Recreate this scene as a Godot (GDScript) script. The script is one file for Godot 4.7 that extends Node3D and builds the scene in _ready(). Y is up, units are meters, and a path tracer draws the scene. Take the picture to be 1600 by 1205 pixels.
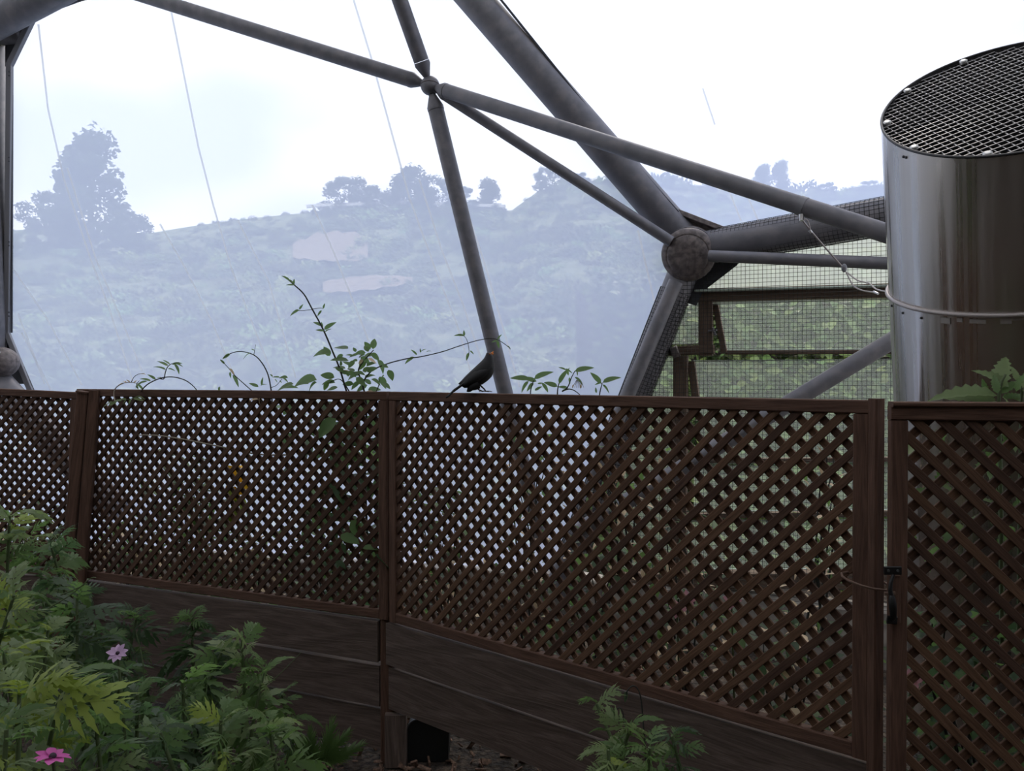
extends Node3D
# Inside a geodesic greenhouse: a lattice fence with a blackbird on it, steel tubes and film cushions behind, a hillside beyond.

const F := 1235.0                      # focal length in pixels of the 1600 x 1205 frame
const UP := Vector3.UP
var eye := Vector3(0, 1.62, 0)
var cb := Basis(Vector3.RIGHT, -0.0109)
var rng := RandomNumberGenerator.new()
var taken := {}
var M := {}                            # materials
var L := {}                            # leaf meshes, lists of variants


# ---------------------------------------------------------------- helpers
func at(x: float, y: float, d: float) -> Vector3:
	return eye + cb * Vector3((x - 800.0) / F * d, (602.5 - y) / F * d, -d)

func rnd(a: float, b: float) -> float:
	return rng.randf_range(a, b)

func lin(r: float, g: float, b: float, a := 1.0) -> Color:
	var c := Color(r, g, b).linear_to_srgb()
	c.a = a
	return c

func numbered(called: String) -> String:
	var n: int = taken.get(called, -1) + 1
	taken[called] = n
	return called if n == 0 else "%s_%03d" % [called, n]

func tag(o: Node3D, label: String, category: String, group := "", kind := "") -> Node3D:
	if label: o.set_meta("label", label)
	if category: o.set_meta("category", category)
	if group: o.set_meta("group", group)
	if kind: o.set_meta("kind", kind)
	return o

func thing(called: String, label: String, category: String, where := Vector3.ZERO, group := "") -> Node3D:
	var o := Node3D.new()
	o.name = numbered(called)
	add_child(o)
	o.position = where
	return tag(o, label, category, group)

func put(called: String, mesh: Mesh, mat: Material, parent: Node = null, xf := Transform3D()) -> MeshInstance3D:
	var o := MeshInstance3D.new()
	o.mesh = mesh
	o.material_override = mat
	o.transform = xf
	if parent == null:
		o.name = numbered(called)
		add_child(o)
	else:
		o.name = called
		parent.add_child(o, true)
	return o

func begin() -> SurfaceTool:
	var st := SurfaceTool.new()
	st.begin(Mesh.PRIMITIVE_TRIANGLES)
	return st

func done(st: SurfaceTool, flat := false) -> ArrayMesh:
	if not flat: st.generate_normals()
	return st.commit()

func tri(st: SurfaceTool, a: Vector3, b: Vector3, c: Vector3, ua := Vector2.ZERO, ub := Vector2.ZERO, uc := Vector2.ZERO) -> void:
	st.set_uv(ua); st.add_vertex(a)
	st.set_uv(ub); st.add_vertex(b)
	st.set_uv(uc); st.add_vertex(c)

func quad(st: SurfaceTool, a: Vector3, b: Vector3, c: Vector3, d: Vector3, ua := Vector2.ZERO, ub := Vector2(1, 0), uc := Vector2(1, 1), ud := Vector2(0, 1)) -> void:
	tri(st, a, b, c, ua, ub, uc)
	tri(st, a, c, d, ua, uc, ud)

func side_of(dir: Vector3) -> Vector3:
	var h := UP if absf(dir.y) < 0.9 else Vector3.RIGHT
	return dir.cross(h).normalized()

# a bar of chamfered rectangular section from p0 to p1; across = direction of its width w, t = thickness
func bar(st: SurfaceTool, p0: Vector3, p1: Vector3, across: Vector3, w: float, t: float, ch := 0.002, shift := 0.0) -> void:
	var dir := (p1 - p0).normalized()
	var n := across.cross(dir).normalized()
	var a := dir.cross(n).normalized()
	var hw := w / 2
	var ht := t / 2
	var sec := [Vector2(-hw + ch, -ht), Vector2(hw - ch, -ht), Vector2(hw, -ht + ch), Vector2(hw, ht - ch), Vector2(hw - ch, ht), Vector2(-hw + ch, ht), Vector2(-hw, ht - ch), Vector2(-hw, -ht + ch)]
	var len := p0.distance_to(p1)
	st.set_smooth_group(-1)
	var v := shift * 0.37
	for i in 8:
		var s0: Vector2 = sec[i]
		var s1: Vector2 = sec[(i + 1) % 8]
		var o0 := a * s0.x + n * s0.y
		var o1 := a * s1.x + n * s1.y
		var v1 := v + s0.distance_to(s1)
		quad(st, p0 + o0, p0 + o1, p1 + o1, p1 + o0, Vector2(shift, v), Vector2(shift, v1), Vector2(shift + len, v1), Vector2(shift + len, v))
		v = v1
	for e in 2:
		var p := p0 if e == 0 else p1
		for i in range(1, 7):
			var s0: Vector2 = sec[0]
			var s1: Vector2 = sec[i]
			var s2: Vector2 = sec[i + 1]
			if e == 0: tri(st, p + a * s0.x + n * s0.y, p + a * s2.x + n * s2.y, p + a * s1.x + n * s1.y, s0, s2, s1)
			else: tri(st, p + a * s0.x + n * s0.y, p + a * s1.x + n * s1.y, p + a * s2.x + n * s2.y, s0, s1, s2)

func bar_mesh(p0: Vector3, p1: Vector3, across: Vector3, w: float, t: float, ch := 0.002, shift := 0.0) -> ArrayMesh:
	var st := begin()
	bar(st, p0, p1, across, w, t, ch, shift)
	return done(st)

# a tube along points with a radius at each; round caps are left flat
func tube(st: SurfaceTool, pts: Array, rad: Array, seg := 12, caps := true) -> void:
	var n := pts.size()
	var rings := []
	var dirs := []
	for i in n:
		var p: Vector3 = pts[maxi(i - 1, 0)]
		var q: Vector3 = pts[mini(i + 1, n - 1)]
		dirs.append((q - p).normalized())
	var s: Vector3 = side_of(dirs[0])
	var along := 0.0
	var us := []
	for i in n:
		var d: Vector3 = dirs[i]
		s = (s - d * s.dot(d)).normalized()
		var b := d.cross(s)
		var ring := []
		for k in seg + 1:
			var a := TAU * k / seg
			ring.append(pts[i] + (s * cos(a) + b * sin(a)) * float(rad[i]))
		rings.append(ring)
		if i > 0: along += (pts[i] as Vector3).distance_to(pts[i - 1])
		us.append(along)
	st.set_smooth_group(0)
	for i in n - 1:
		for k in seg:
			quad(st, rings[i][k], rings[i + 1][k], rings[i + 1][k + 1], rings[i][k + 1], Vector2(us[i], float(k) / seg), Vector2(us[i + 1], float(k) / seg), Vector2(us[i + 1], float(k + 1) / seg), Vector2(us[i], float(k + 1) / seg))
	if caps:
		st.set_smooth_group(-1)
		for e in [0, n - 1]:
			for k in range(1, seg - 1):
				if e == 0: tri(st, rings[e][0], rings[e][k], rings[e][k + 1])
				else: tri(st, rings[e][0], rings[e][k + 1], rings[e][k])

func tube_mesh(pts: Array, rad: Array, seg := 12, caps := true) -> ArrayMesh:
	var st := begin()
	tube(st, pts, rad, seg, caps)
	return done(st)

func same(r: float, n: int) -> Array:
	var a := []
	a.resize(n)
	a.fill(r)
	return a

# a smooth curve through points, k steps between two of them
func curve(pts: Array, k := 4) -> Array:
	var out := []
	for i in pts.size() - 1:
		var p0: Vector3 = pts[maxi(i - 1, 0)]
		var p1: Vector3 = pts[i]
		var p2: Vector3 = pts[i + 1]
		var p3: Vector3 = pts[mini(i + 2, pts.size() - 1)]
		for j in k:
			out.append(p1.cubic_interpolate(p2, p0, p3, float(j) / k))
	out.append(pts[pts.size() - 1])
	return out

func taper(r0: float, r1: float, n: int) -> Array:
	var a := []
	for i in n:
		a.append(lerpf(r0, r1, float(i) / maxi(n - 1, 1)))
	return a

func ball(st: SurfaceTool, c: Vector3, r: Vector3, nu := 14, nv := 10, basis := Basis()) -> void:
	st.set_smooth_group(0)
	for j in nv:
		for i in nu:
			var q := []
			for o in [[0, 0], [0, 1], [1, 1], [1, 0]]:
				var a: float = TAU * (i + o[0]) / nu
				var b: float = PI * (j + o[1]) / nv
				q.append(c + basis * (Vector3(sin(b) * cos(a), cos(b), sin(b) * sin(a)) * r))
			if j > 0: tri(st, q[0], q[3], q[2])
			if j < nv - 1: tri(st, q[0], q[2], q[1])


# ---------------------------------------------------------------- leaves (unit length along +x, face up +y, width along z)
func leaf_blade(width: float, droop: float, fold: float, teeth := 0, n := 7, belly := 0.4) -> ArrayMesh:
	var st := begin()
	st.set_smooth_group(0)
	var mid := []
	var lf := []
	var rt := []
	for i in n + 1:
		var t := float(i) / n
		var w := width * pow(sin(PI * pow(t, 0.5 + belly * 0.6)), 0.8) if t < 1.0 else 0.0
		if teeth and i > 0 and i < n: w *= 1.0 if i % 2 == 0 else 0.66
		var y := -droop * t * t
		var x := t * (1.0 - 0.25 * droop * t)
		mid.append(Vector3(x, y, 0))
		lf.append(Vector3(x, y + fold * w, -w * 0.5))
		rt.append(Vector3(x, y + fold * w, w * 0.5))
	for i in n:
		quad(st, mid[i], lf[i], lf[i + 1], mid[i + 1])
		quad(st, rt[i], mid[i], mid[i + 1], rt[i + 1])
	return done(st)

# a deeply cut leaf: toothed lobes on both sides of an arching midrib
func cut_leaf(pairs: int, wide: float, droop: float, seed_: int, fine := 3, slim := 0.23) -> ArrayMesh:
	var r := RandomNumberGenerator.new()
	r.seed = seed_
	var st := begin()
	st.set_smooth_group(0)
	var rib := func(t: float) -> Vector3: return Vector3(t * (1.0 - 0.3 * droop * t), 0.12 * sin(t * 2.2) - droop * t * t * 0.8, 0)
	for i in 12:
		var a: Vector3 = rib.call(i / 12.0)
		var b: Vector3 = rib.call((i + 1) / 12.0)
		var w0 := 0.026 * (1.0 - i / 13.0) + 0.004
		quad(st, a + Vector3(0, 0, -w0), b + Vector3(0, 0, -w0), b + Vector3(0, 0, w0), a + Vector3(0, 0, w0))
	for i in pairs:
		var t := 0.12 + 0.86 * float(i) / (pairs - 1)
		var size := wide * pow(sin(PI * clampf(0.16 + 0.8 * t, 0, 1)), 0.9) + 0.05
		for s in [-1.0, 1.0]:
			var base: Vector3 = rib.call(t)
			var ang := deg_to_rad(62.0 - 38.0 * t) + r.randf_range(-0.12, 0.12)
			var fw: Vector3 = ((rib.call(minf(t + 0.05, 1.0)) as Vector3) - base).normalized()
			if fw.length() < 0.5: fw = Vector3(1, -droop, 0).normalized()
			var out := (fw * cos(ang) + Vector3(0, 0, s) * sin(ang)).normalized()
			var nrm := Vector3(0, 1, 0)
			var side := out.cross(nrm).normalized()
			var len := size * r.randf_range(0.8, 1.15)
			var sag := r.randf_range(0.1, 0.5)
			# a jagged strip: teeth swept forward on both edges, closing to a point
			var us := [0.0, 0.34, 0.40, 0.66, 0.72, 1.0] if fine > 2 else [0.0, 0.45, 0.5, 1.0]
			var ws := [0.35, 1.0, 0.5, 0.78, 0.36, 0.0] if fine > 2 else [0.5, 1.0, 0.6, 0.0]
			var pm := base
			var pw := 0.0
			for k in us.size():
				var uu: float = us[k]
				var m1 := base + out * len * uu - Vector3(0, sag * len * uu * uu, 0)
				var wl: float = len * slim * ws[k] * r.randf_range(0.85, 1.2)
				if k > 0:
					tri(st, pm - side * pw, m1 - side * wl, m1)
					tri(st, pm - side * pw, m1, pm)
					tri(st, pm, m1, m1 + side * wl)
					tri(st, pm, m1 + side * wl, pm + side * pw)
				pm = m1
				pw = wl
	return done(st)

func leaf_xf(base: Vector3, tip: Vector3, face := UP, twist := 0.0) -> Transform3D:
	var d := tip - base
	var len := d.length()
	d /= maxf(len, 1e-5)
	var y := face - d * face.dot(d)
	if y.length() < 0.05: y = side_of(d)
	y = y.normalized().rotated(d, twist)
	return Transform3D(Basis(d, y, d.cross(y)).scaled_local(Vector3.ONE * len), base)


# ---------------------------------------------------------------- textures and materials
func noise(seed_: int, freq: float, oct := 4) -> FastNoiseLite:
	var n := FastNoiseLite.new()
	n.seed = seed_
	n.noise_type = FastNoiseLite.TYPE_SIMPLEX_SMOOTH
	n.frequency = freq
	n.fractal_octaves = oct
	return n

# wood: u along the grain; returns [colour, height]
func wood_images(dark: Color, light: Color, seed_: int) -> Array:
	var w := 256
	var h := 128
	var n := noise(seed_, 1.0, 3)
	var c := Image.create(w, h, false, Image.FORMAT_RGB8)
	var b := Image.create(w, h, false, Image.FORMAT_RGB8)
	for x in w:
		var a := TAU * x / w
		for y in h:
			var e := TAU * y / h
			var p := Vector3(cos(a) * 0.9, sin(a) * 0.9, 0)
			var grain := n.get_noise_3d(p.x + 3.0 * cos(e), p.y + 3.0 * sin(e), 0.0)
			var fine := n.get_noise_3d(p.x * 2.0 + 9.0 * cos(e), p.y * 2.0 + 9.0 * sin(e), 7.0)
			var blot := n.get_noise_3d(p.x * 0.8 + 0.7 * cos(e), p.y * 0.8 + 0.7 * sin(e), 31.0)
			var t := clampf(0.5 + grain * 0.45 + fine * 0.45 + blot * 0.35, 0, 1)
			c.set_pixel(x, y, dark.lerp(light, t))
			b.set_pixel(x, y, Color.WHITE * clampf(0.5 + fine * 0.6 + grain * 0.3, 0, 1))
	return [ImageTexture.create_from_image(c), ImageTexture.create_from_image(b)]

func mat(called: String, color: Color, rough := 0.8, metal := 0.0) -> StandardMaterial3D:
	var m := StandardMaterial3D.new()
	m.resource_name = called
	m.albedo_color = color
	m.roughness = rough
	m.metallic = metal
	m.cull_mode = BaseMaterial3D.CULL_DISABLED
	M[called] = m
	return m

func wood(called: String, dark: Color, light: Color, seed_: int, rough := 0.75) -> StandardMaterial3D:
	var m := mat(called, Color.WHITE, rough)
	var im := wood_images(dark, light, seed_)
	m.albedo_texture = im[0]
	m.heightmap_enabled = true
	m.heightmap_texture = im[1]
	m.heightmap_scale = 0.08
	m.uv1_scale = Vector3(1.2, 5.0, 1.0)
	m.metallic_specular = 0.35
	return m

func noisy(called: String, ramp: Array, freq: float, scale: float, rough := 0.8, metal := 0.0, bump := 0.0, seed_ := 3) -> StandardMaterial3D:
	var m := mat(called, Color.WHITE, rough, metal)
	var t := NoiseTexture2D.new()
	t.width = 512
	t.height = 512
	t.seamless = true
	t.noise = noise(seed_, freq, 5)
	var g := Gradient.new()
	g.offsets = PackedFloat32Array([0.25, 0.5, 0.75])
	g.colors = PackedColorArray(ramp)
	t.color_ramp = g
	m.albedo_texture = t
	m.uv1_triplanar = true
	m.uv1_world_triplanar = true
	m.uv1_scale = Vector3.ONE * scale
	if bump > 0.0:
		var h := NoiseTexture2D.new()
		h.width = 512
		h.height = 512
		h.seamless = true
		h.noise = noise(seed_ + 1, freq * 1.7, 4)
		m.heightmap_enabled = true
		m.heightmap_texture = h
		m.heightmap_scale = bump
	return m

func foliage(called: String, c: Color, through := 0.9) -> StandardMaterial3D:
	var m := mat(called, c, 0.55)
	m.metallic_specular = 0.4
	m.backlight_enabled = true
	var k := c.srgb_to_linear()
	var top := maxf(k.r, maxf(k.g, k.b))
	m.backlight = Color(k.r / top * through, minf(1.0, k.g / top * through), k.b / top * through).linear_to_srgb() * 0.62
	return m

func film(called: String, alpha: float, tint: Color) -> StandardMaterial3D:
	var m := mat(called, Color(0.80, 0.84, 0.90, alpha), 0.6)
	m.transparency = BaseMaterial3D.TRANSPARENCY_ALPHA
	m.backlight_enabled = true
	m.backlight = tint
	m.metallic_specular = 0.2
	return m

func materials() -> void:
	wood("lattice_wood", lin(0.062, 0.033, 0.021), lin(0.140, 0.078, 0.050), 11)
	wood("lattice_wood_dark", lin(0.047, 0.026, 0.018), lin(0.108, 0.060, 0.042), 12)
	wood("lattice_wood_light", lin(0.085, 0.046, 0.027), lin(0.180, 0.100, 0.062), 13)
	wood("frame_wood", lin(0.070, 0.038, 0.027), lin(0.155, 0.086, 0.061), 14)
	wood("plank_wood", lin(0.070, 0.050, 0.042), lin(0.160, 0.118, 0.100), 15)
	wood("window_wood", lin(0.08, 0.055, 0.04), lin(0.18, 0.13, 0.10), 16)
	noisy("steel", [lin(0.15, 0.15, 0.17), lin(0.18, 0.178, 0.20), lin(0.22, 0.21, 0.225)], 0.012, 1.6, 0.55, 0.25, 0.03, 5)
	noisy("node_steel", [lin(0.10, 0.085, 0.085), lin(0.16, 0.14, 0.14), lin(0.26, 0.22, 0.21)], 0.02, 2.5, 0.6, 0.2, 0.05, 9)
	mat("gasket", lin(0.055, 0.058, 0.07), 0.6)
	mat("plate", lin(0.20, 0.20, 0.22), 0.5, 0.3)
	var duct := mat("brushed_metal", lin(0.55, 0.52, 0.50), 0.34, 0.95)
	duct.metallic_specular = 0.5
	var im := Image.create(512, 64, false, Image.FORMAT_RGB8)
	var nn := noise(77, 1.0, 4)
	for x in 512:
		var a := TAU * x / 512.0
		for y in 64:
			var v := 0.5 + 0.5 * nn.get_noise_3d(cos(a) * 6.0, sin(a) * 6.0, y * 0.012) + 0.25 * nn.get_noise_3d(cos(a) * 26.0, sin(a) * 26.0, y * 0.01)
			im.set_pixel(x, y, Color(v, v, v).clamp())
	duct.roughness_texture = ImageTexture.create_from_image(im)
	duct.roughness = 0.62
	mat("wire", lin(0.50, 0.49, 0.50), 0.35, 0.85)
	mat("dark_rim", lin(0.06, 0.06, 0.065), 0.45, 0.6)
	mat("bolt", lin(0.6, 0.6, 0.6), 0.35, 0.8)
	mat("tape", lin(0.40, 0.37, 0.35), 0.6)
	mat("cable", lin(0.42, 0.38, 0.37), 0.45, 0.4)
	mat("netting", lin(0.012, 0.013, 0.014), 0.8)
	mat("black_iron", lin(0.010, 0.010, 0.011), 0.45, 0.2)
	mat("screw_metal", lin(0.12, 0.13, 0.13), 0.4, 0.6)
	mat("black_plastic", lin(0.012, 0.014, 0.016), 0.4)
	mat("rope", lin(0.16, 0.10, 0.075), 0.8)
	mat("plumage", lin(0.004, 0.004, 0.006), 0.7)
	mat("plumage_wing", lin(0.006, 0.006, 0.008), 0.7)
	mat("beak_orange", lin(0.75, 0.22, 0.03), 0.4)
	mat("eye_dark", lin(0.004, 0.004, 0.004), 0.1)
	mat("bird_leg", lin(0.025, 0.018, 0.015), 0.6)
	film("etfe", 0.735, lin(0.56, 0.66, 0.97))
	film("etfe_roof", 0.96, lin(0.47, 0.475, 0.49))
	film("etfe_clear", 0.72, lin(0.86, 0.92, 0.86))
	var seam := film("seam", 0.45, lin(1, 1, 1))
	seam.albedo_color.a = 0.72
	var gl := film("dirty_glass", 0.22, lin(0.80, 0.92, 0.84))
	gl.roughness = 0.3
	mat("glass_edge", lin(0.55, 0.66, 0.60), 0.3)
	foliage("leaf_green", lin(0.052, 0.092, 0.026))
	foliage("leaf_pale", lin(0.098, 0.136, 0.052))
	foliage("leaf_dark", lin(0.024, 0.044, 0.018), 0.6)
	foliage("leaf_yellow", lin(0.15, 0.20, 0.028))
	foliage("leaf_dry", lin(0.52, 0.40, 0.26))
	foliage("leaf_orange", lin(0.85, 0.50, 0.03))
	foliage("leaf_climber", lin(0.075, 0.13, 0.045))
	foliage("petal_pink", lin(0.55, 0.10, 0.36))
	foliage("petal_lilac", lin(0.50, 0.34, 0.52))
	foliage("petal_rose", lin(0.62, 0.33, 0.38))
	mat("stem_green", lin(0.085, 0.12, 0.05), 0.7)
	mat("stem_dark", lin(0.022, 0.024, 0.020), 0.7)
	mat("stem_pale", lin(0.30, 0.26, 0.20), 0.7)
	mat("flower_eye", lin(0.03, 0.015, 0.03), 0.7)
	noisy("soil", [lin(0.018, 0.013, 0.010), lin(0.04, 0.028, 0.02), lin(0.075, 0.055, 0.04)], 0.03, 1.2, 0.95, 0.0, 1.5, 21)
	noisy("rock", [lin(0.05, 0.05, 0.035), lin(0.09, 0.085, 0.06), lin(0.14, 0.125, 0.10)], 0.015, 0.3, 0.95, 0.0, 3.0, 23)
	noisy("bark", [lin(0.05, 0.03, 0.02), lin(0.12, 0.07, 0.045), lin(0.24, 0.14, 0.10)], 0.02, 4.0, 0.9, 0.0, 0.2, 25)
	noisy("grass_slope", [lin(0.045, 0.07, 0.025), lin(0.09, 0.12, 0.045), lin(0.15, 0.17, 0.08)], 0.02, 0.08, 0.95, 0.0, 0.0, 27)
	noisy("dry_grass", [lin(0.13, 0.105, 0.07), lin(0.17, 0.13, 0.09), lin(0.21, 0.16, 0.11)], 0.02, 0.15, 0.95, 0.0, 0.0, 29)
	noisy("concrete", [lin(0.16, 0.15, 0.14), lin(0.24, 0.22, 0.2), lin(0.32, 0.3, 0.27)], 0.02, 0.8, 0.9, 0.0, 0.2, 31)
	mat("tree_leaf", lin(0.040, 0.065, 0.026), 0.8)
	mat("tree_leaf_olive", lin(0.06, 0.075, 0.032), 0.8)
	mat("shrub_leaf", lin(0.065, 0.10, 0.04), 0.7)
	mat("trunk", lin(0.05, 0.04, 0.03), 0.9)
	var ivy := foliage("ivy_leaf", lin(0.10, 0.15, 0.045))
	ivy.vertex_color_use_as_albedo = true
	mat("road_barrier", lin(0.6, 0.6, 0.58), 0.7)

func leaf_shapes() -> void:
	L.oval = [leaf_blade(0.58, 0.10, 0.12), leaf_blade(0.52, 0.28, 0.2), leaf_blade(0.60, 0.18, 0.05)]
	L.lance = [leaf_blade(0.34, 0.12, 0.15, 0, 7, 0.3), leaf_blade(0.29, 0.28, 0.2, 0, 7, 0.3)]
	L.toothed = [leaf_blade(0.40, 0.2, 0.12, 1, 14, 0.3), leaf_blade(0.36, 0.35, 0.18, 1, 14, 0.3)]
	L.cut = [cut_leaf(6, 0.44, 0.35, 1, 3, 0.17), cut_leaf(7, 0.36, 0.8, 2, 3, 0.17), cut_leaf(6, 0.50, 0.2, 3, 3, 0.14), cut_leaf(6, 0.42, 1.1, 4, 3, 0.18), cut_leaf(5, 0.46, 0.9, 5, 3, 0.2)]
	L.fern = [cut_leaf(20, 0.20, 0.40, 7, 2, 0.12), cut_leaf(18, 0.22, 0.65, 8, 2, 0.12)]


# ---------------------------------------------------------------- fence
const TOP := 1.559
const HIGH := 0.95
const PITCH := 0.0615

func ground_pt(px: float, d: float, y: float) -> Vector3:
	return Vector3((px - 800.0) / F * d, y, -d)

# depth of the fence line at an image column
func fence_depth(px: float) -> float:
	var u := (px - 800.0) / F
	for s in [[Vector2(-2.116, 3.977), Vector2(-0.514, 3.29)], [Vector2(-0.498, 3.27), Vector2(0.945, 2.08)], [Vector2(0.94, 1.985), Vector2(1.92, 1.80)]]:
		var a: Vector2 = s[0]
		var b: Vector2 = s[1]
		var t := (u * a.y - a.x) / ((b.x - a.x) - u * (b.y - a.y))
		if t <= 1.003: return lerpf(a.y, b.y, t)
	return 1.9

# a framed lattice panel; x along the panel, z out of its front; forward slats lean like / when slash, else like \
func trellis(called: String, label: String, origin: Vector3, xdir: Vector3, w: float, h: float, slash: bool, woods: Array) -> Node3D:
	var o := thing(called, label, "trellis")
	var x := xdir.normalized()
	var z := x.cross(UP).normalized()
	var y := z.cross(x).normalized()
	o.transform = Transform3D(Basis(x, y, z), origin)
	var fw := 0.04
	var fz := 0.034
	put("top_rail", bar_mesh(Vector3(0, h - 0.018, 0), Vector3(w, h - 0.018, 0), Vector3.UP, 0.036, fz, 0.003, rnd(0, 9)), M.frame_wood, o)
	put("bottom_rail", bar_mesh(Vector3(fw, 0.02, 0), Vector3(w - fw, 0.02, 0), Vector3.UP, 0.04, fz, 0.003, rnd(0, 9)), M.frame_wood, o)
	put("stile", bar_mesh(Vector3(fw / 2, 0, 0.001), Vector3(fw / 2, h - 0.037, 0.001), Vector3.RIGHT, fw, fz, 0.003, rnd(0, 9)), M.frame_wood, o)
	put("stile", bar_mesh(Vector3(w - fw / 2, 0, 0.001), Vector3(w - fw / 2, h - 0.037, 0.001), Vector3.RIGHT, fw, fz, 0.003, rnd(0, 9)), M.frame_wood, o)
	var m := 0.012
	for layer in 2:
		var up := slash == (layer == 0)
		var zz := 0.0045 if layer == 0 else -0.0055
		var n0 := int(floor(-h / PITCH)) - 1
		var n1 := int(ceil(w / PITCH)) + 1
		for k in range(n0, n1):
			var c := (k + 0.5) * PITCH + rnd(-0.002, 0.002)
			var u0 := maxf(m, m + c)
			var u1 := minf(w - m, h - m + c)
			if u1 - u0 < 0.03: continue
			var a := Vector3(u0, u0 - c, zz)
			var b := Vector3(u1, u1 - c, zz)
			if not up:
				a.x = w - a.x
				b.x = w - b.x
			b.y += rnd(-0.002, 0.002)
			var dir := (b - a).normalized()
			var across := Vector3(0, 0, 1).cross(dir)
			put("slat", bar_mesh(a, b, across, 0.0218 + rnd(-0.001, 0.001), 0.0092, 0.0012, rnd(0, 20)), woods[rng.randi() % woods.size()], o)
	return o

func planks(label: String, p0: Vector3, p1: Vector3, tops: Array, h: float) -> Node3D:
	var o := thing("plank_wall", label, "plank wall", Vector3(p0.x, 0, p0.z))
	var x := (p1 - p0) * Vector3(1, 0, 1)
	var len := x.length()
	x = x.normalized()
	o.basis = Basis(x, UP, x.cross(UP))
	for i in tops.size():
		var t: float = tops[i]
		var tilt := rnd(-0.004, 0.004)
		var back := -0.014 * i - 0.006
		put("plank", bar_mesh(Vector3(0, t - h / 2 + tilt, back), Vector3(len, t - h / 2 - tilt, back), Vector3.UP, h, 0.032, 0.0015, rnd(0, 9)), M.plank_wood, o)
	return o

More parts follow.
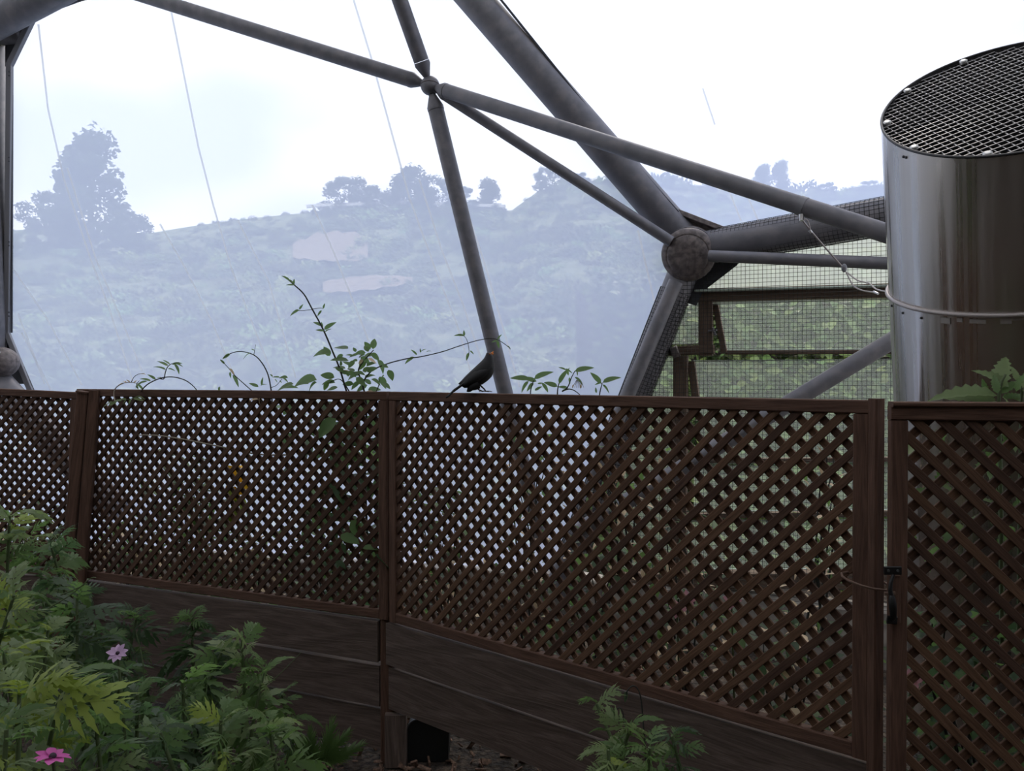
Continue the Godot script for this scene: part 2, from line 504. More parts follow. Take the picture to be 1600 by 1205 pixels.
func fence() -> void:
	var bot := TOP - HIGH
	var woods := [M.lattice_wood, M.lattice_wood, M.lattice_wood_dark, M.lattice_wood_light]
	var woods_far := [M.lattice_wood, M.lattice_wood_dark, M.lattice_wood_dark]
	# middle panel of the photo's left half
	var a2 := ground_pt(124, 3.99, bot)
	var b2 := ground_pt(607, 3.29, bot)
	trellis("trellis_panel", "brown lattice panel with the climber, between the leaning post and the corner post", a2, b2 - a2, a2.distance_to(b2), HIGH, true, woods_far)
	var a3 := ground_pt(612, 3.27, bot)
	var b3 := ground_pt(1361, 2.08, bot)
	trellis("trellis_panel", "wide brown lattice panel with the blackbird on its top rail", a3, b3 - a3, a3.distance_to(b3), HIGH, true, woods)
	# the far panel, leaning a little
	var r1 := at(124, 613, 4.02)
	var l1 := at(-20, 606.2, 4.16)
	var x1 := (r1 - l1).normalized()
	var z1 := x1.cross(UP).normalized()
	var y1 := z1.cross(x1)
	trellis("trellis_panel", "far lattice panel with squarer openings at the left edge, leaning a little", r1 - x1 * 1.83 - y1 * HIGH, x1, 1.83, HIGH, true, woods_far)
	# gate
	var ag := ground_pt(1389.8, 1.985, 0.16)
	var xg := Vector3(0.983, 0, 0.18)
	var gate := trellis("lattice_gate", "lattice gate at the right edge with black latch and slats leaning the other way", ag, xg, 0.95, 1.548 - 0.16, false, woods)
	gate.set_meta("category", "gate")
	put("ledge", bar_mesh(Vector3(0.003, 1.548 - 0.16 + 0.004, 0), Vector3(0.95, 1.548 - 0.16 + 0.004, 0), Vector3(0, 0, 1), 0.05, 0.012, 0.003, 2.0), M.frame_wood, gate)
	# posts
	var p := thing("fence_post", "leaning fence post between the two left lattice panels", "post", at(116, 935, 3.99))
	var top := at(132, 614, 3.93)
	put("shaft", bar_mesh(at(92, 1060, 3.93) - p.position, top - p.position, Vector3.RIGHT, 0.056, 0.05, 0.004, 1.0), M.frame_wood, p)
	put("cover_board", bar_mesh(at(113, 1060, 3.92) - p.position, at(149, 610, 3.92) - p.position, Vector3.RIGHT, 0.053, 0.03, 0.004, 6.0), M.frame_wood, p)
	put("cap", bar_mesh(top - p.position, top - p.position + Vector3(0.001, 0.008, 0), Vector3.RIGHT, 0.06, 0.064, 0.003), M.frame_wood, p)
	var c := ground_pt(608, 3.315, 0.0)
	p = thing("fence_post", "corner fence post behind the meeting edges of two lattice panels", "post", c)
	put("shaft", bar_mesh(Vector3.ZERO, Vector3(0, TOP - 0.02, 0), Vector3.RIGHT, 0.07, 0.05, 0.004, 3.0), M.frame_wood, p)
	put("bracket", bar_mesh(Vector3(-0.02, 0.62, 0.03), Vector3(0.02, 0.62, 0.03), Vector3.UP, 0.03, 0.006, 0.001), M.frame_wood, p)
	c = ground_pt(1369.5, 2.065, 0.0)
	p = thing("fence_post", "grainy gate post beside the white gap of light at the gate", "post", c)
	put("shaft", bar_mesh(Vector3(0.0, 0, 0), Vector3(0.0, TOP + 0.004, 0), Vector3(0.9, 0, -0.4).normalized(), 0.034, 0.03, 0.004, 5.0), M.frame_wood, p)
	var st := begin()
	var loop := []
	for i in 13:
		var a := TAU * i / 12.0
		loop.append(Vector3(-0.025 + 0.062 * cos(a), 1.085 - 0.008 * sin(a) - 0.012 * cos(a * 1.0), 0.0 + 0.048 * sin(a)))
	tube(st, loop, same(0.0035, 13), 6)
	tube(st, [Vector3(0.03, 1.09, 0.04), Vector3(0.045, 1.07, 0.05), Vector3(0.05, 1.05, 0.045)], same(0.003, 3), 6)
	tag(put("tie_wire", done(st), M.rope, null, Transform3D(Basis(), c)), "brown wire loop tied round the gate post below the latch height", "wire")
	# planks under the panels
	planks("three dark planks under the climber's lattice panel, left of the corner post", ground_pt(120, 4.0, 0), ground_pt(591, 3.30, 0), [bot - 0.014, bot - 0.203, bot - 0.39], 0.172)
	planks("two broad weathered planks under the blackbird's lattice panel", ground_pt(605, 3.285, 0), ground_pt(1362, 2.085, 0), [bot - 0.014, bot - 0.205], 0.174)
	planks("planks under the far left lattice panel, hidden among the leaves", ground_pt(-120, 4.25, 0), ground_pt(112, 4.05, 0), [bot - 0.02, bot - 0.21, bot - 0.4], 0.172)
	var s := ground_pt(618, 3.285, 0)
	tag(put("stump_post", bar_mesh(Vector3.ZERO, Vector3(0, 0.218, 0), Vector3.RIGHT, 0.088, 0.06, 0.006, 4.0), M.plank_wood, null, Transform3D(Basis(), s)), "short thick timber foot under the corner of the planks", "post")
	# latch on the gate
	var g := at(1394, 900, 1.945)
	var latch := thing("gate_latch", "black iron latch screwed to the gate stile beside the gap", "latch", g)
	st = begin()
	bar(st, Vector3(-0.020, 0.013, 0), Vector3(0.022, 0.013, 0), Vector3.UP, 0.021, 0.006, 0.002)
	put("plate", done(st), M.black_iron, latch)
	for q in [-0.011, 0.012]:
		st = begin()
		tube(st, [Vector3(q, 0.0135, 0.002), Vector3(q, 0.0135, 0.006)], [0.0035, 0.003], 10)
		put("screw", done(st), M.screw_metal, latch)
	st = begin()
	tube(st, curve([Vector3(0.0, 0.004, 0.006), Vector3(-0.008, -0.015, 0.010), Vector3(-0.010, -0.035, 0.012), Vector3(-0.006, -0.05, 0.012)]), taper(0.004, 0.006, 13), 8)
	put("thumb_lever", done(st), M.black_iron, latch)
	st = begin()
	tube(st, curve([Vector3(-0.007, -0.045, 0.012), Vector3(-0.006, -0.07, 0.016), Vector3(-0.002, -0.095, 0.010), Vector3(0.0, -0.108, 0.004)]), [0.007, 0.008, 0.009, 0.0095, 0.0095, 0.0095, 0.009, 0.0085, 0.008, 0.007, 0.006, 0.005, 0.004], 8)
	put("handle", done(st), M.black_iron, latch)
	st = begin()
	bar(st, Vector3(-0.012, -0.108, 0.0), Vector3(0.012, -0.110, 0.0), Vector3.UP, 0.020, 0.006, 0.002)
	put("foot_plate", done(st), M.black_iron, latch)
	st = begin()
	bar(st, Vector3(-0.022, -0.042, 0.006), Vector3(0.004, -0.040, 0.008), Vector3.UP, 0.008, 0.004, 0.001)
	put("catch_bar", done(st), M.rope, latch)
	st = begin()
	bar(st, Vector3(0.013, -0.118, -0.012), Vector3(0.013, -0.002, -0.012), Vector3.RIGHT, 0.026, 0.014, 0.004, 3.0)
	put("backing_block", done(st), M.frame_wood, latch)
	# black rounded bin below the planks
	st = begin()
	var prof := []
	for i in 9:
		var a := PI - PI / 2 * i / 8.0
		prof.append(Vector2(-0.085 + 0.055 + 0.055 * cos(a), 0.095 + 0.055 * sin(a)))
	prof.append(Vector2(0.05, 0.155))
	prof.append(Vector2(0.085, 0.150))
	prof.append(Vector2(0.095, 0.13))
	prof.append(Vector2(0.09, -0.03))
	prof.append(Vector2(-0.09, -0.03))
	st.set_smooth_group(-1)
	for i in prof.size():
		var u: Vector2 = prof[i]
		var v: Vector2 = prof[(i + 1) % prof.size()]
		quad(st, Vector3(u.x, u.y, 0.05), Vector3(v.x, v.y, 0.05), Vector3(v.x, v.y, -0.06), Vector3(u.x, u.y, -0.06))
		tri(st, Vector3(0, 0.05, 0.05), Vector3(u.x, u.y, 0.05), Vector3(v.x, v.y, 0.05))
		tri(st, Vector3(0, 0.05, -0.06), Vector3(v.x, v.y, -0.06), Vector3(u.x, u.y, -0.06))
	var bin := thing("plastic_bin", "black plastic bin with rounded shoulders in the opening under the planks", "bin", ground_pt(668, 3.36, 0.03))
	put("body", done(st), M.black_plastic, bin)
	var rim := []
	for q in prof.slice(0, 11): rim.append(Vector3(q.x, q.y, 0.051))
	put("rim_bead", tube_mesh(rim, same(0.003, rim.size()), 6), M.screw_metal, bin)


# ---------------------------------------------------------------- steel frame
func film_depth(px: float, py: float) -> float:
	return 5.248 / (1.0 + 0.245 * (px - 800) / F + 0.096 * (602.5 - py) / F)

func film2_depth(px: float, py: float) -> float:
	return 5.885 / (1.0 + 0.605 * (px - 800) / F + 0.39 * (602.5 - py) / F)

func wall_depth(px: float) -> float:
	return 5.343 / (1.0 + 0.392 * (px - 800) / F)

func strut(label: String, a: Vector3, b: Vector3, r: float, cone_a := false, cone_b := false, called := "steel_tube") -> Node3D:
	var o := thing(called, label, "steel tube", a, "")
	var d := (b - a).normalized()
	var len := a.distance_to(b)
	var s := 0.0
	var e := len
	var cl := r * 2.0
	if cone_a: s = 0.055 + cl
	if cone_b: e = len - 0.055 - cl
	put("tube", tube_mesh([d * s, d * (s + 0.004), d * (e - 0.004), d * e], [r * 0.985, r, r, r * 0.985], 24), M.steel, o)
	for q in [[cone_a, s, 1.0], [cone_b, e, -1.0]]:
		if q[0]:
			var f: float = q[2]
			var p: float = q[1]
			put("tapered_end", tube_mesh([d * (p - f * 0.002), d * (p - f * cl * 0.25), d * (p - f * cl)], [r * 1.03, r * 1.03, r * 0.42], 20), M.steel, o)
			put("neck", tube_mesh([d * (p - f * cl), d * (p - f * (cl + 0.03))], [r * 0.33, r * 0.33], 12), M.node_steel, o)
	return o

func net_sleeve(parent: Node3D, a: Vector3, b: Vector3, r: float) -> void:
	var d := (b - a).normalized()
	var s := side_of(d)
	var t := d.cross(s)
	var st := begin()
	var len := a.distance_to(b)
	var n := int(len / 0.024)
	for i in n + 1:
		var c := d * (i * 0.024)
		var ring := []
		for k in 25:
			var w := TAU * k / 24.0
			ring.append(c + (s * cos(w) + t * sin(w)) * r)
		tube(st, ring, same(0.0016, 25), 3, false)
	for k in 26:
		var w := TAU * k / 26.0
		var q := (s * cos(w) + t * sin(w)) * r
		tube(st, [q, q + d * len], [0.0016, 0.0016], 3, false)
	var m := put("net_sleeve", done(st), M.netting, parent, Transform3D(Basis(), a - parent.position))
	m.set_meta("kind", "stuff")

func fan(st: SurfaceTool, pts: Array) -> void:
	st.set_smooth_group(-1)
	for i in range(1, pts.size() - 1):
		tri(st, pts[0], pts[i], pts[i + 1])

func frame_bar(parent: Node3D, called: String, pts: Array, w: float, t: float, m: Material, face: Vector3) -> void:
	for i in pts.size() - 1:
		var d: Vector3 = (pts[i + 1] - pts[i]).normalized()
		put(called, bar_mesh(pts[i] - parent.position, pts[i + 1] - parent.position, face.cross(d), w, t, 0.003, i * 1.3), m, parent)

func steel() -> void:
	var hub := at(1078, 395, 4.82)
	var bn := at(672, 134, 5.0)
	# outer, thick
	strut("thick steel tube slanting from the top of the picture down to the big hub", at(640, -118, 5.06), at(1066, 372, 4.86), 0.103)
	var o := strut("thick netted steel tube running from the big hub to the metal duct", at(1098, 388, 4.78), at(1560, 306, 4.0), 0.100)
	net_sleeve(o, at(1118, 384.5, 4.75), at(1555, 307, 4.01), 0.106)
	o = strut("thick netted steel leg from the big hub down behind the lattice", at(1068, 425, 4.86), at(872, 925, 5.15), 0.094)
	net_sleeve(o, at(1056, 456, 4.87), at(890, 880, 5.13), 0.099)
	strut("thin steel tube in front of the netted leg below the big hub", at(1056, 440, 4.66), at(925, 750, 4.80), 0.043)
	# hub
	o = thing("hub_node", "big round steel hub where the thick tubes meet", "steel hub", hub)
	var back := (hub - eye).normalized()
	var ax := (-back + Vector3(-0.12, -0.15, 0)).normalized()
	put("drum", tube_mesh([-ax * 0.17, ax * 0.09, ax * 0.115, ax * 0.125], [0.160, 0.160, 0.152, 0.13], 40), M.node_steel, o)
	put("cover", tube_mesh([ax * 0.12, ax * 0.138, ax * 0.146], [0.128, 0.11, 0.05], 36), M.node_steel, o)
	put("rim_ring", tube_mesh([ax * 0.05, ax * 0.07], [0.1635, 0.1635], 40), M.steel, o)
	# inner, thin
	o = thing("ball_node", "round steel ball joint where four thin tubes meet", "ball joint", bn)
	var st := begin()
	ball(st, Vector3.ZERO, Vector3.ONE * 0.060, 24, 16)
	put("sphere", done(st), M.steel, o)
	st = begin()
	for i in 25:
		pass
	var rg := []
	for i in 25: rg.append(Vector3(0.0605 * cos(TAU * i / 24), 0.0605 * sin(TAU * i / 24) * 0.2, 0.0605 * sin(TAU * i / 24)))
	tube(st, rg, same(0.0025, 25), 6, false)
	put("weld_ring", done(st), M.node_steel, o)
	strut("steel tube from the ball joint to the upper left", bn, at(150, -30, 5.5), 0.047, true)
	strut("steel tube from the ball joint straight up out of the picture", bn, at(600, -70, 4.7), 0.048, true)
	strut("steel tube from the ball joint down behind the blackbird", bn, at(845, 842, 5.25), 0.051, true)
	strut("long steel tube from the ball joint to the metal duct", bn, at(1500, 402, 3.42), 0.044, true)
	strut("slim steel tube from the ball joint to the big hub", bn, at(1049, 378, 4.70), 0.033, true)
	strut("slim steel tube from the big hub level to the metal duct", at(1108, 400, 4.62), at(1520, 417, 4.0), 0.034)
	strut("steel brace rising behind the lattice to the metal duct", at(905, 829, 4.55), at(1480, 480, 4.1), 0.046)
	# left edge
	strut("upright steel tube along the left edge of the film", at(-14, 40, 5.95), at(-14, 575, 6.1), 0.105)
	strut("thick steel tube across the top left corner", at(-60, 62, 5.75), at(190, -70, 5.6), 0.115)
	strut("thick steel tube slanting down behind the far left lattice panel", at(-25, 575, 6.05), at(185, 800, 5.9), 0.105)
	o = thing("hub_node", "steel hub low at the left edge just above the fence", "steel hub", at(2, 566, 6.0))
	st = begin()
	ball(st, Vector3.ZERO, Vector3(0.125, 0.115, 0.12), 22, 14)
	put("drum", done(st), M.node_steel, o)
	put("bolt_head", tube_mesh([Vector3(0.04, 0.07, 0.09), Vector3(0.045, 0.075, 0.105)], [0.012, 0.01], 8), M.bolt, o)
	o = thing("hub_node", "pale steel hub in the top left corner under the thick tube", "steel hub", at(-12, 52, 5.9))
	put("drum", tube_mesh([Vector3(-0.1, 0, 0), Vector3(0.17, 0.0, 0), Vector3(0.215, 0, 0), Vector3(0.225, 0, 0)], [0.085, 0.085, 0.07, 0.03], 28), M.steel, o)
	put("flange", tube_mesh([Vector3(0.05, 0, 0), Vector3(0.06, 0, 0)], [0.09, 0.09], 28), M.node_steel, o)

	# ---- film cushions: panes with weld seams, each in its dark edging
	var w1 := thing("window_1", "large hazy film cushion across the left and middle", "film panel")
	w1.set_meta("kind", "structure")
	var poly := []
	for q in [[60, 18], [640, -110], [1078, 395], [868, 930], [240, 900], [60, 650], [14, 525], [19, 98]]: poly.append(at(q[0], q[1], film_depth(q[0], q[1])))
	st = begin()
	fan(st, poly)
	put("film", done(st, true), M.etfe, w1)
	var seams := [
		[[60, 38], [75, 170], [100, 280], [140, 400], [170, 480], [207, 595]], [[105, 262], [150, 405], [190, 500], [222, 580]],
		[[267, 15], [290, 130], [310, 230], [333, 320], [362, 420], [400, 520], [432, 602]], [[250, 350], [290, 420], [330, 500], [365, 585]],
		[[372, 345], [420, 440], [462, 590]], [[551, -5], [580, 90], [610, 200], [640, 310], [680, 420], [715, 510], [738, 590]],
		[[655, 280], [690, 390], [725, 480], [758, 580]], [[488, 320], [524, 400], [577, 535]], [[735, 345], [760, 420], [812, 605]],
		[[20, 420], [75, 500], [128, 602]], [[28, 490], [70, 600]], [[997, 360], [1022, 470]], [[34, 520], [80, 610]]]
	for s in seams:
		st = begin()
		st.set_smooth_group(-1)
		for i in s.size() - 1:
			var a := at(s[i][0], s[i][1], film_depth(s[i][0], s[i][1]) - 0.012)
			var b := at(s[i + 1][0], s[i + 1][1], film_depth(s[i + 1][0], s[i + 1][1]) - 0.012)
			var side := (b - a).cross(a - eye).normalized() * 0.0065
			quad(st, a - side, a + side, b + side, b - side)
		put("weld_seam", done(st, true), M.seam, w1)
	var face := Vector3(0.24, 0.1, 1).normalized()
	var fp := func(x: float, y: float, near := 0.05) -> Vector3: return at(x, y, film_depth(x, y) - near)
	frame_bar(w1, "edge_clamp", [fp.call(15, 100), fp.call(11, 525)], 0.036, 0.05, M.plate, face)
	frame_bar(w1, "edge_clamp", [fp.call(15, 102), fp.call(54, 22)], 0.036, 0.05, M.plate, face)
	frame_bar(w1, "edge_clamp", [fp.call(10, 518), fp.call(44, 602), fp.call(66, 650)], 0.036, 0.05, M.plate, face)
	frame_bar(w1, "gasket", [fp.call(18.5, 520, 0.02), fp.call(19.5, 99, 0.02), fp.call(58, 25, 0.02), fp.call(210, -30, 0.02)], 0.010, 0.02, M.gasket, face)
	frame_bar(w1, "gasket", [fp.call(15, 522, 0.02), fp.call(50, 604, 0.02), fp.call(70, 650, 0.02)], 0.010, 0.02, M.gasket, face)
	st = begin()
	fan(st, [fp.call(8, 50, 0.02), fp.call(46, 30, 0.02), fp.call(14, 102, 0.02), fp.call(8, 104, 0.02)])
	fan(st, [fp.call(7, 522, 0.02), fp.call(12, 522, 0.02), fp.call(40, 600, 0.02), fp.call(10, 600, 0.02)])
	put("corner_plate", done(st, true), M.gasket, w1)
	for y in [112, 118, 246, 252, 378, 384, 488, 494]:
		put("rivet", tube_mesh([fp.call(14, y, 0.075) - Vector3.ZERO, fp.call(14, y, 0.082)], [0.006, 0.005], 8), M.gasket, w1)

	var w7 := thing("window_7", "hazy film cushion low at the left behind the far lattice panel", "film panel")
	w7.set_meta("kind", "structure")
	poly = []
	for q in [[-150, 540], [13, 540], [62, 650], [245, 905], [-150, 905]]: poly.append(at(q[0], q[1], film_depth(q[0], q[1]) + 0.02))
	st = begin()
	fan(st, poly)
	put("film", done(st, true), M.etfe, w7)

	var w2 := thing("window_2", "bright film cushion at the upper right above the hub", "film panel")
	w2.set_meta("kind", "structure")
	poly = []
	for q in [[640, -110], [1500, -420], [1800, -150], [1800, 262], [1385, 350], [1078, 395]]: poly.append(at(q[0], q[1], film2_depth(q[0], q[1]) + 0.03))
	st = begin()
	fan(st, poly)
	put("film", done(st, true), M.etfe, w2)
	for s in [[[1098, 138], [1117, 195]], [[1165, 300], [1188, 352]], [[1140, 300], [1158, 345]]]:
		var a := at(s[0][0], s[0][1], film2_depth(s[0][0], s[0][1]))
		var b := at(s[1][0], s[1][1], film2_depth(s[1][0], s[1][1]))
		var side := (b - a).cross(a - eye).normalized() * 0.005
		st = begin()
		quad(st, a - side, a + side, b + side, b - side)
		put("weld_seam", done(st, true), M.seam, w2)
	var fq := func(x: float, y: float, near := 0.05) -> Vector3: return at(x, y, film2_depth(x, y) - near)
	frame_bar(w2, "gasket", [fq.call(700, -100), fq.call(783, 0), fq.call(935, 190), fq.call(1060, 332)], 0.014, 0.03, M.gasket, Vector3(-0.5, 0.2, 1).normalized())
	frame_bar(w2, "edge_clamp", [fq.call(1050, 328, 0.03), fq.call(1146, 365, 0.03)], 0.030, 0.04, M.node_steel, Vector3(-0.5, 0.2, 1).normalized())
	st = begin()
	fan(st, [fq.call(1050, 330, 0.02), fq.call(1146, 366, 0.02), fq.call(1130, 390, 0.02), fq.call(1062, 390, 0.02)])
	put("corner_plate", done(st, true), M.node_steel, w2)


# ---------------------------------------------------------------- louvred windows, net, outside bank at the right
func wp(x: float, y: float, off := 0.0) -> Vector3:
	return at(x, y, wall_depth(x) + off)

func louvres() -> void:
	var face := Vector3(-0.36, 0, 1).normalized()
	var w := thing("window_3", "louvred glass window bank behind the netting at the right", "window")
	w.set_meta("kind", "structure")
	var fr := func(pts: Array, width: float, t: float, off := 0.0, m: Material = M.window_wood) -> void:
		var q := []
		for p in pts: q.append(wp(p[0], p[1], off))
		frame_bar(w, "frame_bar", q, width, t, m, face)
	fr.call([[1088, 462.5], [1600, 449]], 0.075, 0.10)
	fr.call([[1088, 456], [1600, 443]], 0.012, 0.14, -0.02, M.glass_edge)
	fr.call([[1103, 470], [1103, 556]], 0.082, 0.08)
	fr.call([[1118, 476], [1132, 552]], 0.035, 0.06, 0.05)
	fr.call([[1046, 549], [1116, 546]], 0.055, 0.09)
	fr.call([[1134, 551], [1600, 549]], 0.024, 0.06, 0.06)
	fr.call([[1064, 556], [1062, 900]], 0.085, 0.08)
	fr.call([[1080, 566], [1090, 640]], 0.045, 0.06, 0.05)
	fr.call([[1052, 720], [1600, 716]], 0.024, 0.06, 0.06)
	fr.call([[1040, 806], [1600, 800]], 0.030, 0.06, 0.06)
	fr.call([[960, 905], [1600, 905]], 0.09, 0.12)
	var pane := func(tl: Vector2, tr: Vector2, br: Vector2, bl: Vector2, o0: float, o1: float) -> void:
		var a := wp(tl.x, tl.y, o0)
		var b := wp(tr.x, tr.y, o0)
		var c := wp(br.x, br.y, o1)
		var d := wp(bl.x, bl.y, o1)
		var s := begin()
		s.set_smooth_group(-1)
		quad(s, a, b, c, d)
		put("pane", done(s, true), M.dirty_glass, w)
		put("pane_edge", bar_mesh(d, c, UP, 0.007, 0.007, 0.001), M.glass_edge, w)
		put("pane_edge", bar_mesh(a, b, UP, 0.007, 0.007, 0.001), M.glass_edge, w)
	pane.call(Vector2(1124, 474), Vector2(1600, 462), Vector2(1600, 545), Vector2(1134, 547), 0.06, 0.12)
	pane.call(Vector2(1084, 564), Vector2(1600, 560), Vector2(1600, 714), Vector2(1098, 717), 0.06, 0.14)
	pane.call(Vector2(1084, 724), Vector2(1600, 720), Vector2(1600, 796), Vector2(1084, 799), 0.06, 0.14)
	pane.call(Vector2(1070, 814), Vector2(1600, 810), Vector2(1600, 888), Vector2(1070, 890), 0.06, 0.14)
	pane.call(Vector2(1046, 478), Vector2(1092, 476), Vector2(1092, 537), Vector2(1046, 538), 0.03, 0.03)
	pane.call(Vector2(985, 558), Vector2(1054, 556), Vector2(1054, 890), Vector2(960, 890), 0.03, 0.03)
	put("stay_arm", bar_mesh(wp(1113, 512, -0.05), wp(1118, 524, -0.05), Vector3.RIGHT, 0.012, 0.02, 0.002), M.steel, w)
	put("stay_arm", bar_mesh(wp(1106, 517, -0.05), wp(1120, 516, -0.05), UP, 0.010, 0.02, 0.002), M.steel, w)
	put("hinge_block", tube_mesh([wp(1050, 552, -0.06), wp(1060, 548, -0.06)], [0.035, 0.035], 12), M.node_steel, w)
	# upper translucent pane between the netted tube and the top frame bar
	var w4 := thing("window_4", "pale translucent pane between the netted tube and the louvre frame", "film panel")
	w4.set_meta("kind", "structure")
	var st := begin()
	fan(st, [wp(1060, 480, 0.02), wp(1100, 380, 0.02), wp(1600, 290, 0.02), wp(1600, 452, 0.02)])
	put("film", done(st, true), M.etfe_clear, w4)
	var gp := [[1060, 400], [1110, 402], [1158, 408], [1150, 416], [1098, 456], [1088, 478], [1062, 470]]
	st = begin()
	var ga := []
	var gb := []
	for q in gp:
		ga.append(wp(q[0], q[1], -0.06))
		gb.append(wp(q[0], q[1], -0.03))
	fan(st, ga)
	fan(st, gb)
	for i in gp.size(): quad(st, ga[i], ga[(i + 1) % gp.size()], gb[(i + 1) % gp.size()], gb[i])
	put("gusset_plate", done(st, true), M.gasket, w4)

	# black bird netting in front
	st = begin()
	var leg := func(y: float) -> float: return maxf(940.0, 1068 - 0.40 * (y - 425))
	var p0 := wp(1000, 600, -0.14)
	var p1 := wp(1600, 600, -0.14)
	var n := int((p1 - p0).length() / 0.024)
	for i in n:
		var p := p0.lerp(p1, float(i) / n)
		var q := cb.inverse() * (p - eye)
		var px := 800 + q.x / -q.z * F
		var ytop := 425 + (1068 - px) / 0.40 if px < 1080 else 395 - (px - 1080) * 0.165
		if px > 1450: break
		tube(st, [at(px, maxf(ytop, 330), -q.z), at(px, 905, -q.z)], [0.0014, 0.0014], 3, false)
	var yy := 0.30
	while yy < 2.75:
		var py := 589 - (yy - 1.62) / 4.7 * F
		var xa: float = leg.call(py) if py > 425 else 1080 + maxf(0.0, (395 - py) / 0.165)
		if xa < 1440 and py > 335:
			var da := wall_depth(xa) - 0.14
			var db := wall_depth(1460) - 0.14
			tube(st, [Vector3((xa - 800) / F * da, yy, -da), Vector3((1460.0 - 800) / F * db, yy, -db)], [0.0014, 0.0014], 3, false)
		yy += 0.024
	tag(put("bird_netting", done(st), M.netting), "fine black bird netting stretched in front of the louvred windows", "netting", "", "stuff")

	# cable tied between the long tube and the duct
	var c := thing("tie_cable", "thin grey tie cable slung from the long tube towards the metal duct", "cable")
	var cp := func(x: float, y: float, d: float) -> Vector3: return at(x, y, d)
	put("wire", tube_mesh(curve([cp.call(1252, 342, 3.98), cp.call(1268, 362, 4.0), cp.call(1292, 390, 4.02), cp.call(1317, 418, 4.02)]), same(0.0042, 13), 6), M.cable, c)
	put("wire", tube_mesh(curve([cp.call(1256, 343, 3.97), cp.call(1262, 345, 3.97), cp.call(1267, 362, 4.0)]), same(0.003, 9), 6), M.cable, c)
	put("wire", tube_mesh(curve([cp.call(1322, 425, 4.02), cp.call(1333, 446, 3.98), cp.call(1348, 454, 3.9), cp.call(1367, 457, 3.7)]), same(0.0038, 13), 6), M.cable, c)
	put("wire", tube_mesh(curve([cp.call(1325, 427, 4.02), cp.call(1340, 438, 3.95), cp.call(1358, 443, 3.8), cp.call(1369, 452, 3.6), cp.call(1386, 456, 3.2)]), same(0.0038, 17), 6), M.cable, c)
	st = begin()
	ball(st, at(1319, 419, 4.0), Vector3(0.015, 0.022, 0.012), 10, 8)
	put("turnbuckle", done(st), M.plate, c)
	put("ferrule", tube_mesh([at(1265, 360, 3.99), at(1268, 364, 3.99)], [0.008, 0.008], 8), M.bolt, c)
	put("ferrule", tube_mesh([at(1365, 456, 3.69), at(1372, 459, 3.66)], [0.006, 0.006], 8), M.bolt, c)
	var s0 := at(672, 134, 5.0)
	var s1 := at(1500, 402, 3.42)
	var t := 0.0
	for i in 400:
		var q := cb.inverse() * (s0.lerp(s1, i / 400.0) - eye)
		if 800 + q.x / -q.z * F > 1253:
			t = i / 400.0
			break
	var d := (s1 - s0).normalized()
	var mid := s0.lerp(s1, t)
	put("pipe_clip", tube_mesh([mid - d * 0.016, mid + d * 0.016], [0.0465, 0.0465], 24), M.plate, c)
	put("clip_bolt", tube_mesh([mid + Vector3(-0.012, -0.045, 0.02), mid + Vector3(-0.012, -0.075, 0.025)], [0.012, 0.009], 10), M.bolt, c)


